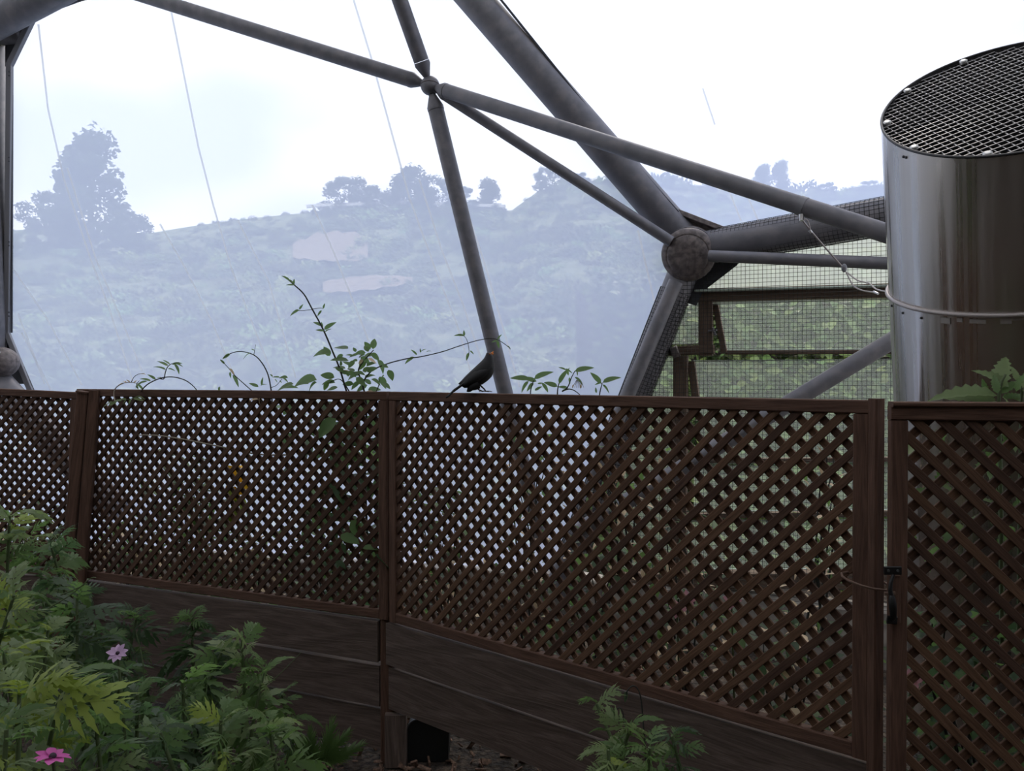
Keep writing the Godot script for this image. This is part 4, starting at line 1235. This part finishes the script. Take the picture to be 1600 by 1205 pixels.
func foreground() -> void:
	var mid := [M.leaf_green, M.leaf_green, M.leaf_pale]
	var pale := [M.leaf_pale, M.leaf_pale, M.leaf_green, M.leaf_yellow]
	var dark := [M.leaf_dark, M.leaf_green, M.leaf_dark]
	var g := "cut-leaved plants massed at the lower left"
	cut_plant("pale cut-leaf plant rising in front of the far left lattice panel", 15, 806, 2.7, 26, 0.20, pale, g)
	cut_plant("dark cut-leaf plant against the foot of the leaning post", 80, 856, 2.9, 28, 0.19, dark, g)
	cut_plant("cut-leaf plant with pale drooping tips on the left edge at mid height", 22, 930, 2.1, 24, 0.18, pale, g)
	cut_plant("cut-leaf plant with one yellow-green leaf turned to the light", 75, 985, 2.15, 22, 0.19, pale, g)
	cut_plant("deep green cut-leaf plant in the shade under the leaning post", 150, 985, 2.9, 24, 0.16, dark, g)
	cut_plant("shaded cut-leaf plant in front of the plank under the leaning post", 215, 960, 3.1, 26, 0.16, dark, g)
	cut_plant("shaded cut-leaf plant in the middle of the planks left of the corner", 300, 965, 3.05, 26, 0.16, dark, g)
	cut_plant("tall single-stemmed cut-leaf plant standing in front of the planks", 378, 1000, 2.35, 26, 0.15, mid, g)
	cut_plant("cut-leaf plant leaning right towards the planks beside the fern", 412, 1050, 2.3, 24, 0.14, mid, g)
	var yl := cut_plant("cut-leaf plant with bright yellow-green spreading leaves low at the left", 100, 1062, 1.75, 16, 0.19, [M.leaf_yellow, M.leaf_pale, M.leaf_green], g, 1.4)
	for q in [[78, 1115, 192, 1088, 2], [86, 1100, 150, 1058, 0], [60, 1090, 105, 1050, 2], [40, 1085, 95, 1030, 4]]:
		var a := at(q[0], q[1], 1.52)
		put("leaf", L.cut[q[4]], M.leaf_yellow, yl, leaf_xf(a - yl.position, at(q[2], q[3], 1.50) - yl.position, (UP + Vector3(0, 0, 0.7)).normalized()))
	cut_plant("low cut-leaf plant at the lower left edge behind the pink flower", 30, 1080, 1.65, 24, 0.14, pale, g)
	cut_plant("low cut-leaf plant right of the pink flower at the bottom edge", 150, 1130, 1.75, 22, 0.14, mid, g)
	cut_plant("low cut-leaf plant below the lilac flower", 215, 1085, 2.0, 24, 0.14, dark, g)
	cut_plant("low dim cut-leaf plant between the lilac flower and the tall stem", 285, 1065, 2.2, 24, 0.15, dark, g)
	cut_plant("bottom-edge cut-leaf plant under the tall single stem", 345, 1125, 1.95, 24, 0.14, pale, g)
	cut_plant("bottom-edge cut-leaf plant left of the fern", 420, 1130, 2.05, 24, 0.14, mid, g)
	cut_plant("bottom-edge cut-leaf plant midway between pink flower and tall stem", 250, 1145, 1.75, 22, 0.13, dark, g)
	cut_plant("bottom-left corner cut-leaf plant", 10, 1140, 1.5, 22, 0.13, pale, g)
	cut_plant("small cut-leaf plant before the bottom edge of the left planks", 330, 1040, 2.8, 22, 0.15, dark, g)
	cut_plant("small cut-leaf plant under the left planks near the fern", 440, 1085, 2.75, 18, 0.13, dark, g)
	cut_plant("leafy cut-leaf plant spreading over the bottom rail of the far left lattice panel", 48, 838, 3.1, 26, 0.2, mid, g)
	cut_plant("cut-leaf plant in front of the foot of the leaning post, with drooping tips", 120, 930, 2.6, 24, 0.18, dark, g)
	cut_plant("cut-leaf plant under the left planks, just left of the tall single stem", 350, 1010, 2.75, 24, 0.16, dark, g)
	cut_plant("cut-leaf plant between the yellow-green leaf and the left planks", 190, 1050, 2.3, 22, 0.17, dark, g)
	cut_plant("cut-leaf plant at the left edge between the pale tips and the bottom leaves", 5, 1020, 1.8, 22, 0.16, pale, g)
	# plants at the bottom middle
	cut_plant("bushy cut-leaf plant at the bottom in front of the wide lattice", 985, 1135, 1.95, 30, 0.12, mid)
	cut_plant("small bushy cut-leaf plant right of the bottom middle clump", 1050, 1150, 1.9, 26, 0.11, dark)
	cut_plant("low tufted cut-leaf plant at the bottom edge under the hooked bare stalks", 1015, 1168, 1.8, 28, 0.11, mid)
	cut_plant("low pale cut-leaf plant left of the bottom middle clump", 950, 1172, 1.85, 26, 0.11, pale)
	cut_plant("slender cut-leaf plant with drooping leaves against the weathered planks", 932, 1100, 2.15, 18, 0.11, mid)
	var z := func(x: float, y: float) -> Vector2: return Vector2(x, y)
	var o := thing("bare_stalk", "thin hooked bare stalks in front of the bottom rail of the wide lattice", "stalk", at(985, 1180, 2.2))
	stem_px(o, [[1010, 1200], [1005, 1130], [1000, 1085], [990, 1072], [980, 1080], [978, 1092]], 2.2, 0.0024, 0.0016, M.stem_dark, z)
	stem_px(o, [[980, 1200], [977, 1140], [972, 1110], [964, 1108], [962, 1125]], 2.2, 0.002, 0.0014, M.stem_dark, z)
	leaf_px(o, [980, 1080, 976, 1096], 2.2, L.lance, M.leaf_dark, z)
	leaf_px(o, [962, 1118, 960, 1132], 2.2, L.lance, M.leaf_dark, z)
	# fern
	o = thing("fern", "dark green fern fronds below the planks left of the timber foot", "fern", at(505, 1230, 2.75))
	for q in [[500, 1190, 462, 1155, 448, 1165], [505, 1190, 515, 1140, 505, 1205], [508, 1190, 540, 1145, 558, 1205], [503, 1195, 480, 1150, 500, 1200], [505, 1200, 460, 1185, 450, 1215], [508, 1195, 560, 1165, 575, 1215]]:
		var a := at(q[0], q[1], 2.75)
		var b := at(q[2], q[3], 2.68)
		put("frond", L.fern[rng.randi() % 2], M.leaf_green, o, leaf_xf(a - o.position, a - o.position + (b - a).normalized() * 0.17, (UP * 0.4 + Vector3(0, 0, 1)).normalized(), rnd(-0.3, 0.3)))
	flower("bright magenta flower at the bottom left corner", 82, 1184, 1.45, 0.034, M.petal_pink, Vector3(0.12, 0.97, -0.05).normalized())
	flower("pale lilac flower in the shade among the cut leaves", 184, 1021, 1.95, 0.024, M.petal_lilac, Vector3(0.1, 0.7, 0.7).normalized())
	# dry grass blades hanging among the leaves
	o = thing("grass_tuft", "long thin grass stems crossing the leaves under the leaning post", "grass tuft", at(230, 1120, 2.3))
	for q in [[[60, 960], [110, 930], [140, 905], [150, 903]], [[210, 1180], [225, 1060], [212, 985]], [[330, 1140], [365, 1100], [380, 1076]], [[355, 1180], [385, 1095], [430, 1060], [470, 1020]], [[205, 1190], [225, 1130], [240, 1080]], [[95, 930], [130, 915], [132, 911]]]:
		stem_px(o, q, 2.3, 0.0022, 0.001, M.stem_green, z)

# shrubs standing between the fence and the film
func shrub(label: String, px: float, y0: float, y1: float, half: float, d: float, n: int, size: float, shapes: Array, mats: Array) -> Node3D:
	var base := at(px, y1, d)
	base.y = maxf(base.y, 0.0)
	var o := thing("shrub", label, "shrub", base, "")
	for i in 5:
		var t := at(px + rnd(-half, half) * 0.7, rnd(y0, y0 * 0.6 + y1 * 0.4), d + rnd(-0.1, 0.1)) - base
		var c := curve([Vector3(rnd(-0.05, 0.05), 0, 0), t * 0.5 + Vector3(rnd(-0.05, 0.05), 0.04, 0), t], 4)
		put("stem", tube_mesh(c, taper(0.006, 0.002, c.size()), 5), M.stem_dark, o)
	for i in n:
		var p := at(px + rng.randfn(0, half * 0.55), lerpf(y0, y1, pow(rng.randf(), 0.8)), d + rnd(-0.22, 0.22)) - base
		var dir := Vector3(rnd(-1, 1), rnd(-0.7, 0.5), rnd(-1, 1)).normalized()
		put("leaf", shapes[i % shapes.size()], mats[rng.randi() % mats.size()], o, leaf_xf(p, p + dir * size * rnd(0.6, 1.3), UP))
	return o

func behind() -> void:
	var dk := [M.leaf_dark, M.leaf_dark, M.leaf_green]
	var dry := [M.leaf_dry, M.leaf_dark, M.leaf_dark, M.leaf_green]
	shrub("dim leafy shrub behind the lattice just left of the yellow leaves", 300, 705, 930, 55, 4.2, 190, 0.13, L.lance, dk)
	shrub("low shrub behind the bottom of the climber's panel at its left end", 210, 800, 960, 60, 4.5, 150, 0.10, L.oval, dry)
	shrub("low shrub behind the bottom of the climber's panel in its middle", 400, 830, 980, 60, 4.2, 170, 0.09, L.oval, dry)
	shrub("shrub behind the foot of the climber", 520, 800, 990, 55, 3.9, 190, 0.09, L.oval, dk)
	shrub("shrub behind the lattice below the blackbird", 690, 760, 1010, 55, 3.8, 170, 0.08, L.oval, dry)
	shrub("dry-leaved shrub behind the lattice right of the blackbird", 830, 660, 1000, 70, 3.7, 200, 0.07, L.lance, [M.leaf_dry, M.leaf_dark, M.leaf_green, M.leaf_dark])
	shrub("tangled plant caught in the lattice below the netted leg", 975, 680, 900, 60, 3.3, 110, 0.07, L.lance, [M.leaf_dry, M.leaf_green, M.leaf_dark])
	shrub("dark shrub low behind the middle of the wide lattice", 930, 850, 1090, 80, 3.4, 200, 0.08, L.oval, dk)
	shrub("withered plant behind the right half of the wide lattice", 1080, 800, 1090, 80, 3.2, 180, 0.07, L.lance, dry)
	shrub("pale seeding plant behind the lattice beside the gate post", 1270, 680, 1000, 60, 3.1, 120, 0.05, L.lance, [M.leaf_dry, M.leaf_dry, M.leaf_green])
	shrub("low dark shrub behind the lattice corner nearest the gate", 1240, 950, 1190, 90, 2.9, 180, 0.08, L.oval, dry)
	shrub("low shrub under the duct behind the gate", 1500, 950, 1200, 100, 2.35, 180, 0.08, L.oval, dk)
	shrub("low plants behind the far left lattice panel", 50, 770, 960, 60, 5.0, 130, 0.11, L.oval, dry)
	# yellow leaves and pink petals seen through the openings
	var o := thing("yellow_foliage", "yellow and orange leaves glowing behind the climber's lattice panel", "foliage", at(372, 800, 3.78))
	for i in 46:
		var t := i / 45.0
		var b := Vector2(371 + rnd(-9, 9), lerpf(730, 808, t))
		var e := b + Vector2(rnd(-16, 16), rnd(-12, 18))
		var base := at(b.x, b.y, 3.78 + rnd(-0.04, 0.04))
		put("leaf", L.oval[i % 3], M.leaf_orange if t < 0.6 else M.leaf_yellow, o, leaf_xf(base - o.position, at(e.x, e.y, 3.78) - o.position, Vector3(rnd(-0.3, 0.3), 0.3, 1).normalized()))
	put("stem", tube_mesh([at(372, 900, 3.8) - o.position, at(372, 735, 3.78) - o.position], [0.005, 0.003], 6), M.stem_green, o)
	var names := ["pink bloom behind the wide lattice, leftmost of the pink blooms", "pink bloom behind the wide lattice, in the middle of the pink blooms", "pink bloom behind the wide lattice, rightmost near the gate post", "small pink bloom low behind the gate's lattice beside its stile"]
	var spots := [[1058, 952, 2.62], [1074, 936, 2.60], [1143, 938, 2.50], [1422, 1062, 2.08]]
	for i in 4:
		var s: Array = spots[i]
		var c := at(s[0], s[1], s[2])
		o = thing("pink_bloom", names[i], "flower", c)
		for k in 7:
			var a := TAU * k / 7.0
			var q := Vector3(cos(a), sin(a), 0.3)
			put("petal", L.oval[k % 3], M.petal_rose, o, leaf_xf(Vector3.ZERO, q * 0.032, Vector3(0, 0, 1)))
		put("stem", tube_mesh([Vector3.ZERO, Vector3(0.02, -0.5, -0.02)], [0.003, 0.004], 6), M.stem_green, o)


# ---------------------------------------------------------------- ground, enclosure, outside
func sheet(pts: Array, m: Material, called: String, label: String, category: String) -> void:
	var st := begin()
	fan(st, pts)
	tag(put(called, done(st, true), m), label, category, "", "structure")

func slab(called: String, label: String, a: Vector3, b: Vector3, h: float, t: float, m: Material) -> void:
	var st := begin()
	bar(st, a + UP * h / 2, b + UP * h / 2, UP, h, t, 0.01)
	tag(put(called, done(st), m), label, "wall", "", "structure")

func shell() -> void:
	# uneven soil floor
	var st := begin()
	st.set_smooth_group(0)
	var n := noise(91, 0.6, 3)
	var hgt := func(x: float, z: float) -> Vector3: return Vector3(x, 0.03 * n.get_noise_2d(x * 2, z * 2) - 0.01 + (0.18 * smoothstep(4.2, 6.2, -z)), z)
	for i in 56:
		for j in 52:
			var x := -7.0 + i * 0.25
			var z := -6.9 + j * 0.25
			quad(st, hgt.call(x, z), hgt.call(x + 0.25, z), hgt.call(x + 0.25, z + 0.25), hgt.call(x, z + 0.25))
	tag(put("floor", done(st), M.soil), "bare dark soil under the plants and fence", "ground", "", "structure")
	# low kerb under the film
	st = begin()
	var k := [at(20, 905, 6.25), at(240, 905, 5.95), at(868, 935, 5.3), at(960, 915, 5.05), at(1600, 915, 4.2)]
	for i in k.size() - 1:
		var a: Vector3 = k[i]
		var b: Vector3 = k[i + 1]
		a.y = 0.14
		b.y = 0.14
		bar(st, a, b, UP, 0.36, 0.2, 0.01)
	tag(put("trim_1", done(st), M.concrete), "low concrete kerb under the film at the back", "kerb", "", "structure")
	slab("wall_rear", "planted rock wall behind the viewer", Vector3(-7.2, -0.1, 6.1), Vector3(6.2, -0.1, 6.1), 7.2, 0.3, M.rock)
	slab("wall_left", "planted rock wall at the left", Vector3(-7.1, -0.1, -1.5), Vector3(-7.1, -0.1, 6.0), 7.2, 0.3, M.rock)
	slab("wall_right", "planted rock wall at the right", Vector3(6.1, -0.1, 0.5), Vector3(6.1, -0.1, 6.0), 7.2, 0.3, M.rock)
	sheet([Vector3(-4.25, 0, -6.3), Vector3(-7.1, 0, -1.5), Vector3(-7.1, 7.1, -1.5), Vector3(-4.1, 4.5, -6.0)], M.etfe_roof, "window_5", "film wall of the dome at the left outside the picture", "film panel")
	sheet([Vector3(3.4, 0, -3.5), Vector3(6.1, 0, 0.5), Vector3(6.1, 7.1, 0.5), Vector3(2.9, 4.3, -3.45)], M.etfe_roof, "window_6", "film wall of the dome at the right outside the picture", "film panel")
	st = begin()
	var f := [Vector3(-4.1, 4.5, -6.0), at(60, 18, film_depth(60, 18)), at(640, -112, 5.13), at(1500, -422, 3.9), Vector3(2.9, 4.3, -3.45)]
	var r := [Vector3(-7.1, 7.1, -1.5), Vector3(-4, 7.1, -1.2), Vector3(0, 7.1, -1.0), Vector3(4, 7.1, 0), Vector3(6.1, 7.1, 0.5)]
	st.set_smooth_group(-1)
	for i in 4: quad(st, f[i], f[i + 1], r[i + 1], r[i])
	for i in 4: quad(st, r[i], r[i + 1], Vector3((r[i + 1] as Vector3).x, 7.1, 6.1), Vector3((r[i] as Vector3).x, 7.1, 6.1))
	tag(put("ceiling", done(st, true), M.etfe_roof), "translucent film roof of the dome overhead", "roof", "", "structure")
	# bark chips under the fence
	var mm := MultiMesh.new()
	mm.transform_format = MultiMesh.TRANSFORM_3D
	mm.mesh = bar_mesh(Vector3(-0.5, 0, 0), Vector3(0.5, 0, 0), Vector3(0, 0, 1), 0.5, 0.15, 0.03)
	mm.instance_count = 900
	for i in 900:
		var p := Vector3(rnd(-1.0, 0.9), 0, 0)
		p.z = -rnd(2.6, 4.4)
		p = hgt.call(p.x, p.z) + UP * 0.012
		var b := Basis(Vector3(rnd(-1, 1), rnd(-1, 1), rnd(-1, 1)).normalized(), rnd(0, TAU))
		mm.set_instance_transform(i, Transform3D(b.scaled(Vector3.ONE * rnd(0.02, 0.055)), p))
	var mi := MultiMeshInstance3D.new()
	mi.multimesh = mm
	mi.material_override = M.bark
	mi.name = "bark_chips"
	add_child(mi)
	tag(mi, "brown bark chips lying on the soil under the fence", "bark chips", "", "stuff")

# how high the outside ground lies at an image column and depth
const RIDGE := [[-500, 360], [0, 362], [60, 358], [230, 366], [300, 354], [380, 343], [440, 337], [500, 331], [640, 327], [795, 333], [835, 302], [875, 287], [1000, 280], [1080, 290], [1130, 298], [1280, 300], [1380, 296], [1600, 300], [2200, 300]]
func ridge(px: float) -> float:
	for i in RIDGE.size() - 1:
		if px <= RIDGE[i + 1][0]:
			return lerpf(RIDGE[i][1], RIDGE[i + 1][1], clampf((px - RIDGE[i][0]) / (RIDGE[i + 1][0] - RIDGE[i][0]), 0, 1))
	return 285.0

func land(px: float, d: float) -> Vector3:
	var hr := 1.62 + (589 - ridge(px)) / F * 80.0
	var t := clampf((d - 9.0) / 71.0, 0, 1)
	var y := lerpf(-0.5, hr, pow(t, 1.3))
	if d > 80: y = hr - (d - 80) * 0.15
	y += 0.25 * sin(px * 0.013 + d * 0.31) * smoothstep(10, 25, d) * (1.0 - smoothstep(60, 78, d))
	return Vector3((px - 800) / F * d, y, -d)

func tree_mesh(kind: int, seed_: int) -> ArrayMesh:
	# a crown of unit height standing on y = 0, made of many small bent leaf sprays on several lobes
	var r := RandomNumberGenerator.new()
	r.seed = seed_
	var st := begin()
	st.set_smooth_group(-1)
	var lobes := []
	for i in 34:
		var t := r.randf()
		var w: float
		match kind:
			0: w = 0.36 * pow(1.0 - t, 0.75) + 0.05     # conical, ragged
			1: w = 0.55 * sqrt(maxf(0.0, 1.0 - pow(t * 1.6 - 0.65, 2.0)))   # broad, domed
			_: w = 0.26 * pow(1.0 - t, 0.6) + 0.03  # narrow
		var a := r.randf() * TAU
		lobes.append([Vector3(cos(a) * w * r.randf_range(0.4, 1.0), 0.02 + t * 0.90, sin(a) * w * r.randf_range(0.4, 1.0)), r.randf_range(0.08, 0.15)])
	for l in lobes:
		for k in 170:
			var n := Vector3(r.randfn(), r.randfn() * 0.7, r.randfn()).normalized()
			var p: Vector3 = l[0] + n * float(l[1]) * r.randf_range(0.5, 1.1)
			var u := Vector3(r.randfn(), r.randfn() * 0.5, r.randfn()).normalized() * r.randf_range(0.016, 0.034)
			var v := n.cross(u).normalized() * u.length() * 0.6
			tri(st, p - u, p + v, p + u)
			tri(st, p - u, p + u, p - v + n * 0.006)
	return done(st, true)

func tree(label: String, px: float, y_top: float, y_foot: float, d: float, mesh: Mesh, wide: float, m: Material) -> void:
	var foot := land(px, d)
	var top := at(px, y_top, d)
	var h := maxf(top.y - foot.y, 0.8)
	var o := thing("tree", label, "tree", foot - UP * 0.2, "trees on the hillside")
	var b := Basis().rotated(UP, rnd(0, TAU)).scaled(Vector3(h * wide, h * 1.03, h * wide))
	put("crown", mesh, m, o, Transform3D(b, Vector3.ZERO))
	put("trunk", tube_mesh([Vector3.ZERO, Vector3(0.05, h * 0.45, 0), Vector3(0, h * 0.85, 0)], [h * 0.025, h * 0.018, h * 0.005], 7), M.trunk, o)

func outside() -> void:
	var st := begin()
	st.set_smooth_group(0)
	var ds := [6.6, 8, 10, 13, 17, 22, 28, 35, 43, 52, 61, 70, 80, 95, 120]
	for i in 66:
		var x := -520.0 + i * 40
		for j in ds.size() - 1: quad(st, land(x, ds[j]), land(x, ds[j + 1]), land(x + 40, ds[j + 1]), land(x + 40, ds[j]))
	tag(put("hillside", done(st), M.grass_slope), "grassy hillside rising beyond the film", "hillside", "", "structure")
	# pale dry field half way up and the rail along the ridge
	for q in [["field", "pale dry field half way up the hillside", 458, 575, 48.0, 62.0, M.dry_grass], ["field", "lower pale dry strip of field across the hillside", 505, 645, 37.5, 41.0, M.dry_grass]]:
		st = begin()
		st.set_smooth_group(0)
		for i in 12:
			for j in 6:
				var x0 := lerpf(q[2], q[3], i / 12.0)
				var x1 := lerpf(q[2], q[3], (i + 1) / 12.0)
				var taper0 := 0.45 + 0.55 * sqrt(sin(PI * clampf(i / 12.0, 0.02, 0.98))) + 0.12 * sin(i * 2.1)
				var taper1 := 0.45 + 0.55 * sqrt(sin(PI * clampf((i + 1) / 12.0, 0.02, 0.98))) + 0.12 * sin((i + 1) * 2.1)
				var zm: float = (q[4] + q[5]) / 2.0
				var hz: float = (q[5] - q[4]) / 2.0
				var f0 := j / 3.0 - 1.0
				var f1 := (j + 1) / 3.0 - 1.0
				quad(st, land(x0, zm + hz * f0 * taper0) + UP * 0.4, land(x0, zm + hz * f1 * taper0) + UP * 0.4, land(x1, zm + hz * f1 * taper1) + UP * 0.4, land(x1, zm + hz * f0 * taper1) + UP * 0.4)
		tag(put(q[0], done(st), q[6]), q[1], "field", "", "structure")
	st = begin()
	for i in 14:
		var x0 := lerpf(480, 790, i / 14.0)
		var x1 := lerpf(480, 790, (i + 1) / 14.0)
		bar(st, land(x0, 77.0) + UP * 1.0, land(x1, 77.0) + UP * 1.0, UP, 0.30, 0.2, 0.02)
	tag(put("ridge_barrier", done(st), M.road_barrier), "thin white barrier line along the ridge under the trees", "barrier")

	var crowns := [tree_mesh(0, 5), tree_mesh(1, 6), tree_mesh(2, 7), tree_mesh(1, 8)]
	tree("tall ragged tree standing alone at the left", 142, 206, 372, 62.0, crowns[0], 0.95, M.tree_leaf)
	tree("small tree at the left foot of the tall ragged tree", 78, 300, 366, 64.0, crowns[3], 1.0, M.tree_leaf_olive)
	tree("small round tree right of the tall ragged tree", 205, 330, 368, 64.0, crowns[1], 1.0, M.tree_leaf)
	tree("broad domed tree at the left of the ridge clump", 545, 278, 330, 78.0, crowns[1], 1.6, M.tree_leaf)
	tree("small bush-like tree on the ridge left of the domed tree", 500, 316, 330, 78.0, crowns[3], 1.3, M.tree_leaf)
	tree("second domed tree of the ridge clump", 590, 290, 330, 78.0, crowns[3], 1.6, M.tree_leaf_olive)
	tree("tallest tree of the ridge clump", 640, 260, 330, 77.0, crowns[0], 1.5, M.tree_leaf)
	tree("tree right of the tallest tree in the ridge clump", 678, 276, 330, 77.0, crowns[1], 1.3, M.tree_leaf)
	tree("thin airy tree at the right end of the ridge clump", 765, 276, 330, 78.0, crowns[2], 1.2, M.tree_leaf_olive)
	tree("tree on the ridge just right of the downward tube", 725, 292, 330, 78.0, crowns[3], 1.4, M.tree_leaf)
	tree("tree at the left end of the long wooded rise", 852, 262, 310, 77.0, crowns[1], 1.0, M.tree_leaf)
	tree("bushy tree in the wooded rise left of the thick slanting tube", 905, 268, 310, 76.0, crowns[3], 1.2, M.tree_leaf)
	tree("tree in the wooded rise behind the thick slanting tube", 960, 262, 310, 76.0, crowns[1], 1.1, M.tree_leaf_olive)
	tree("tree in the wooded rise right of the thick slanting tube", 1040, 268, 310, 76.0, crowns[3], 1.1, M.tree_leaf)
	tree("low tree between the wooded rise and the twin trees", 1110, 284, 310, 76.0, crowns[1], 1.2, M.tree_leaf)
	tree("left tree of the twin pointed trees above the long tube", 1190, 254, 310, 76.0, crowns[2], 1.1, M.tree_leaf)
	tree("right tree of the twin pointed trees above the long tube", 1217, 248, 310, 76.0, crowns[2], 1.0, M.tree_leaf_olive)
	tree("rounded tree right of the twin pointed trees", 1290, 284, 320, 76.0, crowns[1], 1.4, M.tree_leaf)
	tree("rounded tree touching the duct's left edge", 1355, 280, 320, 76.0, crowns[3], 1.4, M.tree_leaf)
	# scrub all over the slope
	var bush := begin()
	bush.set_smooth_group(-1)
	for k in 130:
		var nn := Vector3(rng.randfn(), absf(rng.randfn()) * 0.8, rng.randfn()).normalized()
		var p := nn * rnd(0.6, 1.0) * Vector3(1, 0.75, 1)
		var u := Vector3(rng.randfn(), rng.randfn(), rng.randfn()).normalized() * rnd(0.10, 0.2)
		var v := nn.cross(u).normalized() * u.length() * 0.6
		tri(bush, p - u, p + v, p + u)
		tri(bush, p - u, p + u, p - v)
	var mm := MultiMesh.new()
	mm.transform_format = MultiMesh.TRANSFORM_3D
	mm.use_colors = true
	mm.mesh = done(bush, true)
	M.shrub_leaf.vertex_color_use_as_albedo = true
	mm.instance_count = 4200
	for i in 4200:
		var d := lerpf(9.5, 80.0, pow(rng.randf(), 1.25))
		var px := rnd(-420, 1500)
		while (d > 49 and d < 62 and px > 465 and px < 568 and rng.randf() < 0.9) or (d > 37 and d < 41 and px > 510 and px < 640 and rng.randf() < 0.9): d = lerpf(9.5, 80.0, rng.randf())
		var s := rnd(0.35, 0.9) * lerpf(0.7, 1.3, d / 80.0) * (1.0 if d < 68 else 1.5 if px > 520 and px < 780 else 1.2 if px > 850 else 0.5)
		mm.set_instance_transform(i, Transform3D(Basis(UP, rnd(0, TAU)).scaled(Vector3(s, s * rnd(0.6, 1.2), s)), land(px, d)))
		var t := rnd(0.4, 1.3) if rng.randf() < 0.75 else rnd(1.6, 3.2)
		mm.set_instance_color(i, Color(t * rnd(0.8, 1.4), t, t * rnd(0.7, 1.1)))
	var mi := MultiMeshInstance3D.new()
	mi.multimesh = mm
	mi.material_override = M.shrub_leaf
	mi.name = "hillside_scrub"
	add_child(mi)
	tag(mi, "dense green scrub covering the hillside beyond the film", "scrub", "", "stuff")
	# leafy bank close behind the louvres
	mm = MultiMesh.new()
	mm.transform_format = MultiMesh.TRANSFORM_3D
	mm.use_colors = true
	mm.mesh = leaf_blade(0.7, 0.2, 0.1, 0, 4)
	mm.instance_count = 15000
	for i in 15000:
		var px := rnd(930, 1680)
		var t := rng.randf()
		var d := lerpf(5.9, 7.3, t) - (px - 930) / 750.0 * 0.7
		var p := at(px, 600, d)
		p.y = lerpf(0.0, 2.55, t) + 0.12 * sin(px * 0.05) + rnd(-0.1, 0.12)
		p += Vector3(rnd(-0.1, 0.1), 0, rnd(-0.12, 0.12))
		var dir := Vector3(rnd(-1, 1), rnd(-0.8, 0.3), rnd(-0.3, 1)).normalized()
		mm.set_instance_transform(i, leaf_xf(p, p + dir * rnd(0.05, 0.12), (UP + Vector3(rnd(-0.5, 0.5), 0, 0.5)).normalized(), rnd(-0.6, 0.6)))
		var s := rnd(0.5, 1.4)
		mm.set_instance_color(i, Color(s * rnd(0.8, 1.2), s, s * rnd(0.7, 1.1)))
	mi = MultiMeshInstance3D.new()
	mi.multimesh = mm
	mi.material_override = M.ivy_leaf
	mi.name = "ivy_bank"
	add_child(mi)
	tag(mi, "dense small-leaved green bank outside the louvred windows", "ivy", "", "stuff")
	# the earth of that bank
	st = begin()
	var b0 := [at(900, 600, 6.3), at(1300, 600, 5.9), at(1720, 600, 5.45)]
	var b1 := [at(900, 600, 7.7), at(1300, 600, 7.3), at(1720, 600, 6.9)]
	for i in 2:
		var p0: Vector3 = b0[i]
		var p1: Vector3 = b0[i + 1]
		var p2: Vector3 = b1[i + 1]
		var p3: Vector3 = b1[i]
		p0.y = -0.3; p1.y = -0.3; p2.y = 2.45; p3.y = 2.45
		quad(st, p0, p1, p2, p3)
	tag(put("earth_bank", done(st), M.soil), "earth bank under the ivy outside the louvres", "bank", "", "structure")


# ---------------------------------------------------------------- sky
func sky_image() -> Image:
	var w := 512
	var h := 256
	var im := Image.create(w, h, false, Image.FORMAT_RGBF)
	var n := noise(404, 1.0, 5)
	for y in h:
		var lat := PI / 2 - PI * (y + 0.5) / h
		for x in w:
			var lon := TAU * (x + 0.5) / w
			var d := Vector3(cos(lat) * sin(lon), sin(lat), cos(lat) * cos(lon))
			var c := n.get_noise_3d(d.x * 1.7, d.y * 4.0, d.z * 1.7)
			var t := smoothstep(-0.42, -0.10, c)
			var blue := Vector3(1.75, 1.86, 2.15)
			var cloud := Vector3(2.4, 2.41, 2.46)
			var v := blue.lerp(cloud, t)
			im.set_pixel(x, y, Color(v.x, v.y, v.z))
	return im


func _ready() -> void:
	rng.seed = 20240
	# camera
	var cam := Camera3D.new()
	cam.name = "camera"
	cam.keep_aspect = Camera3D.KEEP_HEIGHT
	cam.fov = rad_to_deg(2.0 * atan(602.5 / F))
	cam.near = 0.05
	cam.far = 400.0
	cam.transform = Transform3D(cb, eye)
	add_child(cam)
	cam.current = true
	# sky and exposure
	var env := Environment.new()
	env.background_mode = Environment.BG_SKY
	var sm := PanoramaSkyMaterial.new()
	sm.panorama = ImageTexture.create_from_image(sky_image())
	sm.energy_multiplier = 1.0
	env.sky = Sky.new()
	env.sky.sky_material = sm
	env.tonemap_mode = Environment.TONE_MAPPER_LINEAR
	env.tonemap_exposure = 1.0
	env.sdfgi_enabled = true
	env.ssao_enabled = true
	env.ssil_enabled = true
	var we := WorldEnvironment.new()
	we.name = "world"
	we.environment = env
	add_child(we)
	# a veiled sun, high ahead and to the right
	var sun := DirectionalLight3D.new()
	sun.name = "sun"
	sun.light_energy = 0.7
	sun.light_color = Color(1.0, 0.96, 0.9)
	sun.light_angular_distance = 6.0
	sun.shadow_enabled = true
	add_child(sun)
	sun.look_at_from_position(Vector3.ZERO, Vector3(-0.25, -1.0, 0.75), UP)

	materials()
	leaf_shapes()
	shell()
	outside()
	steel()
	louvres()
	fence()
	duct()
	blackbird()
	climbers()
	behind()
	foreground()
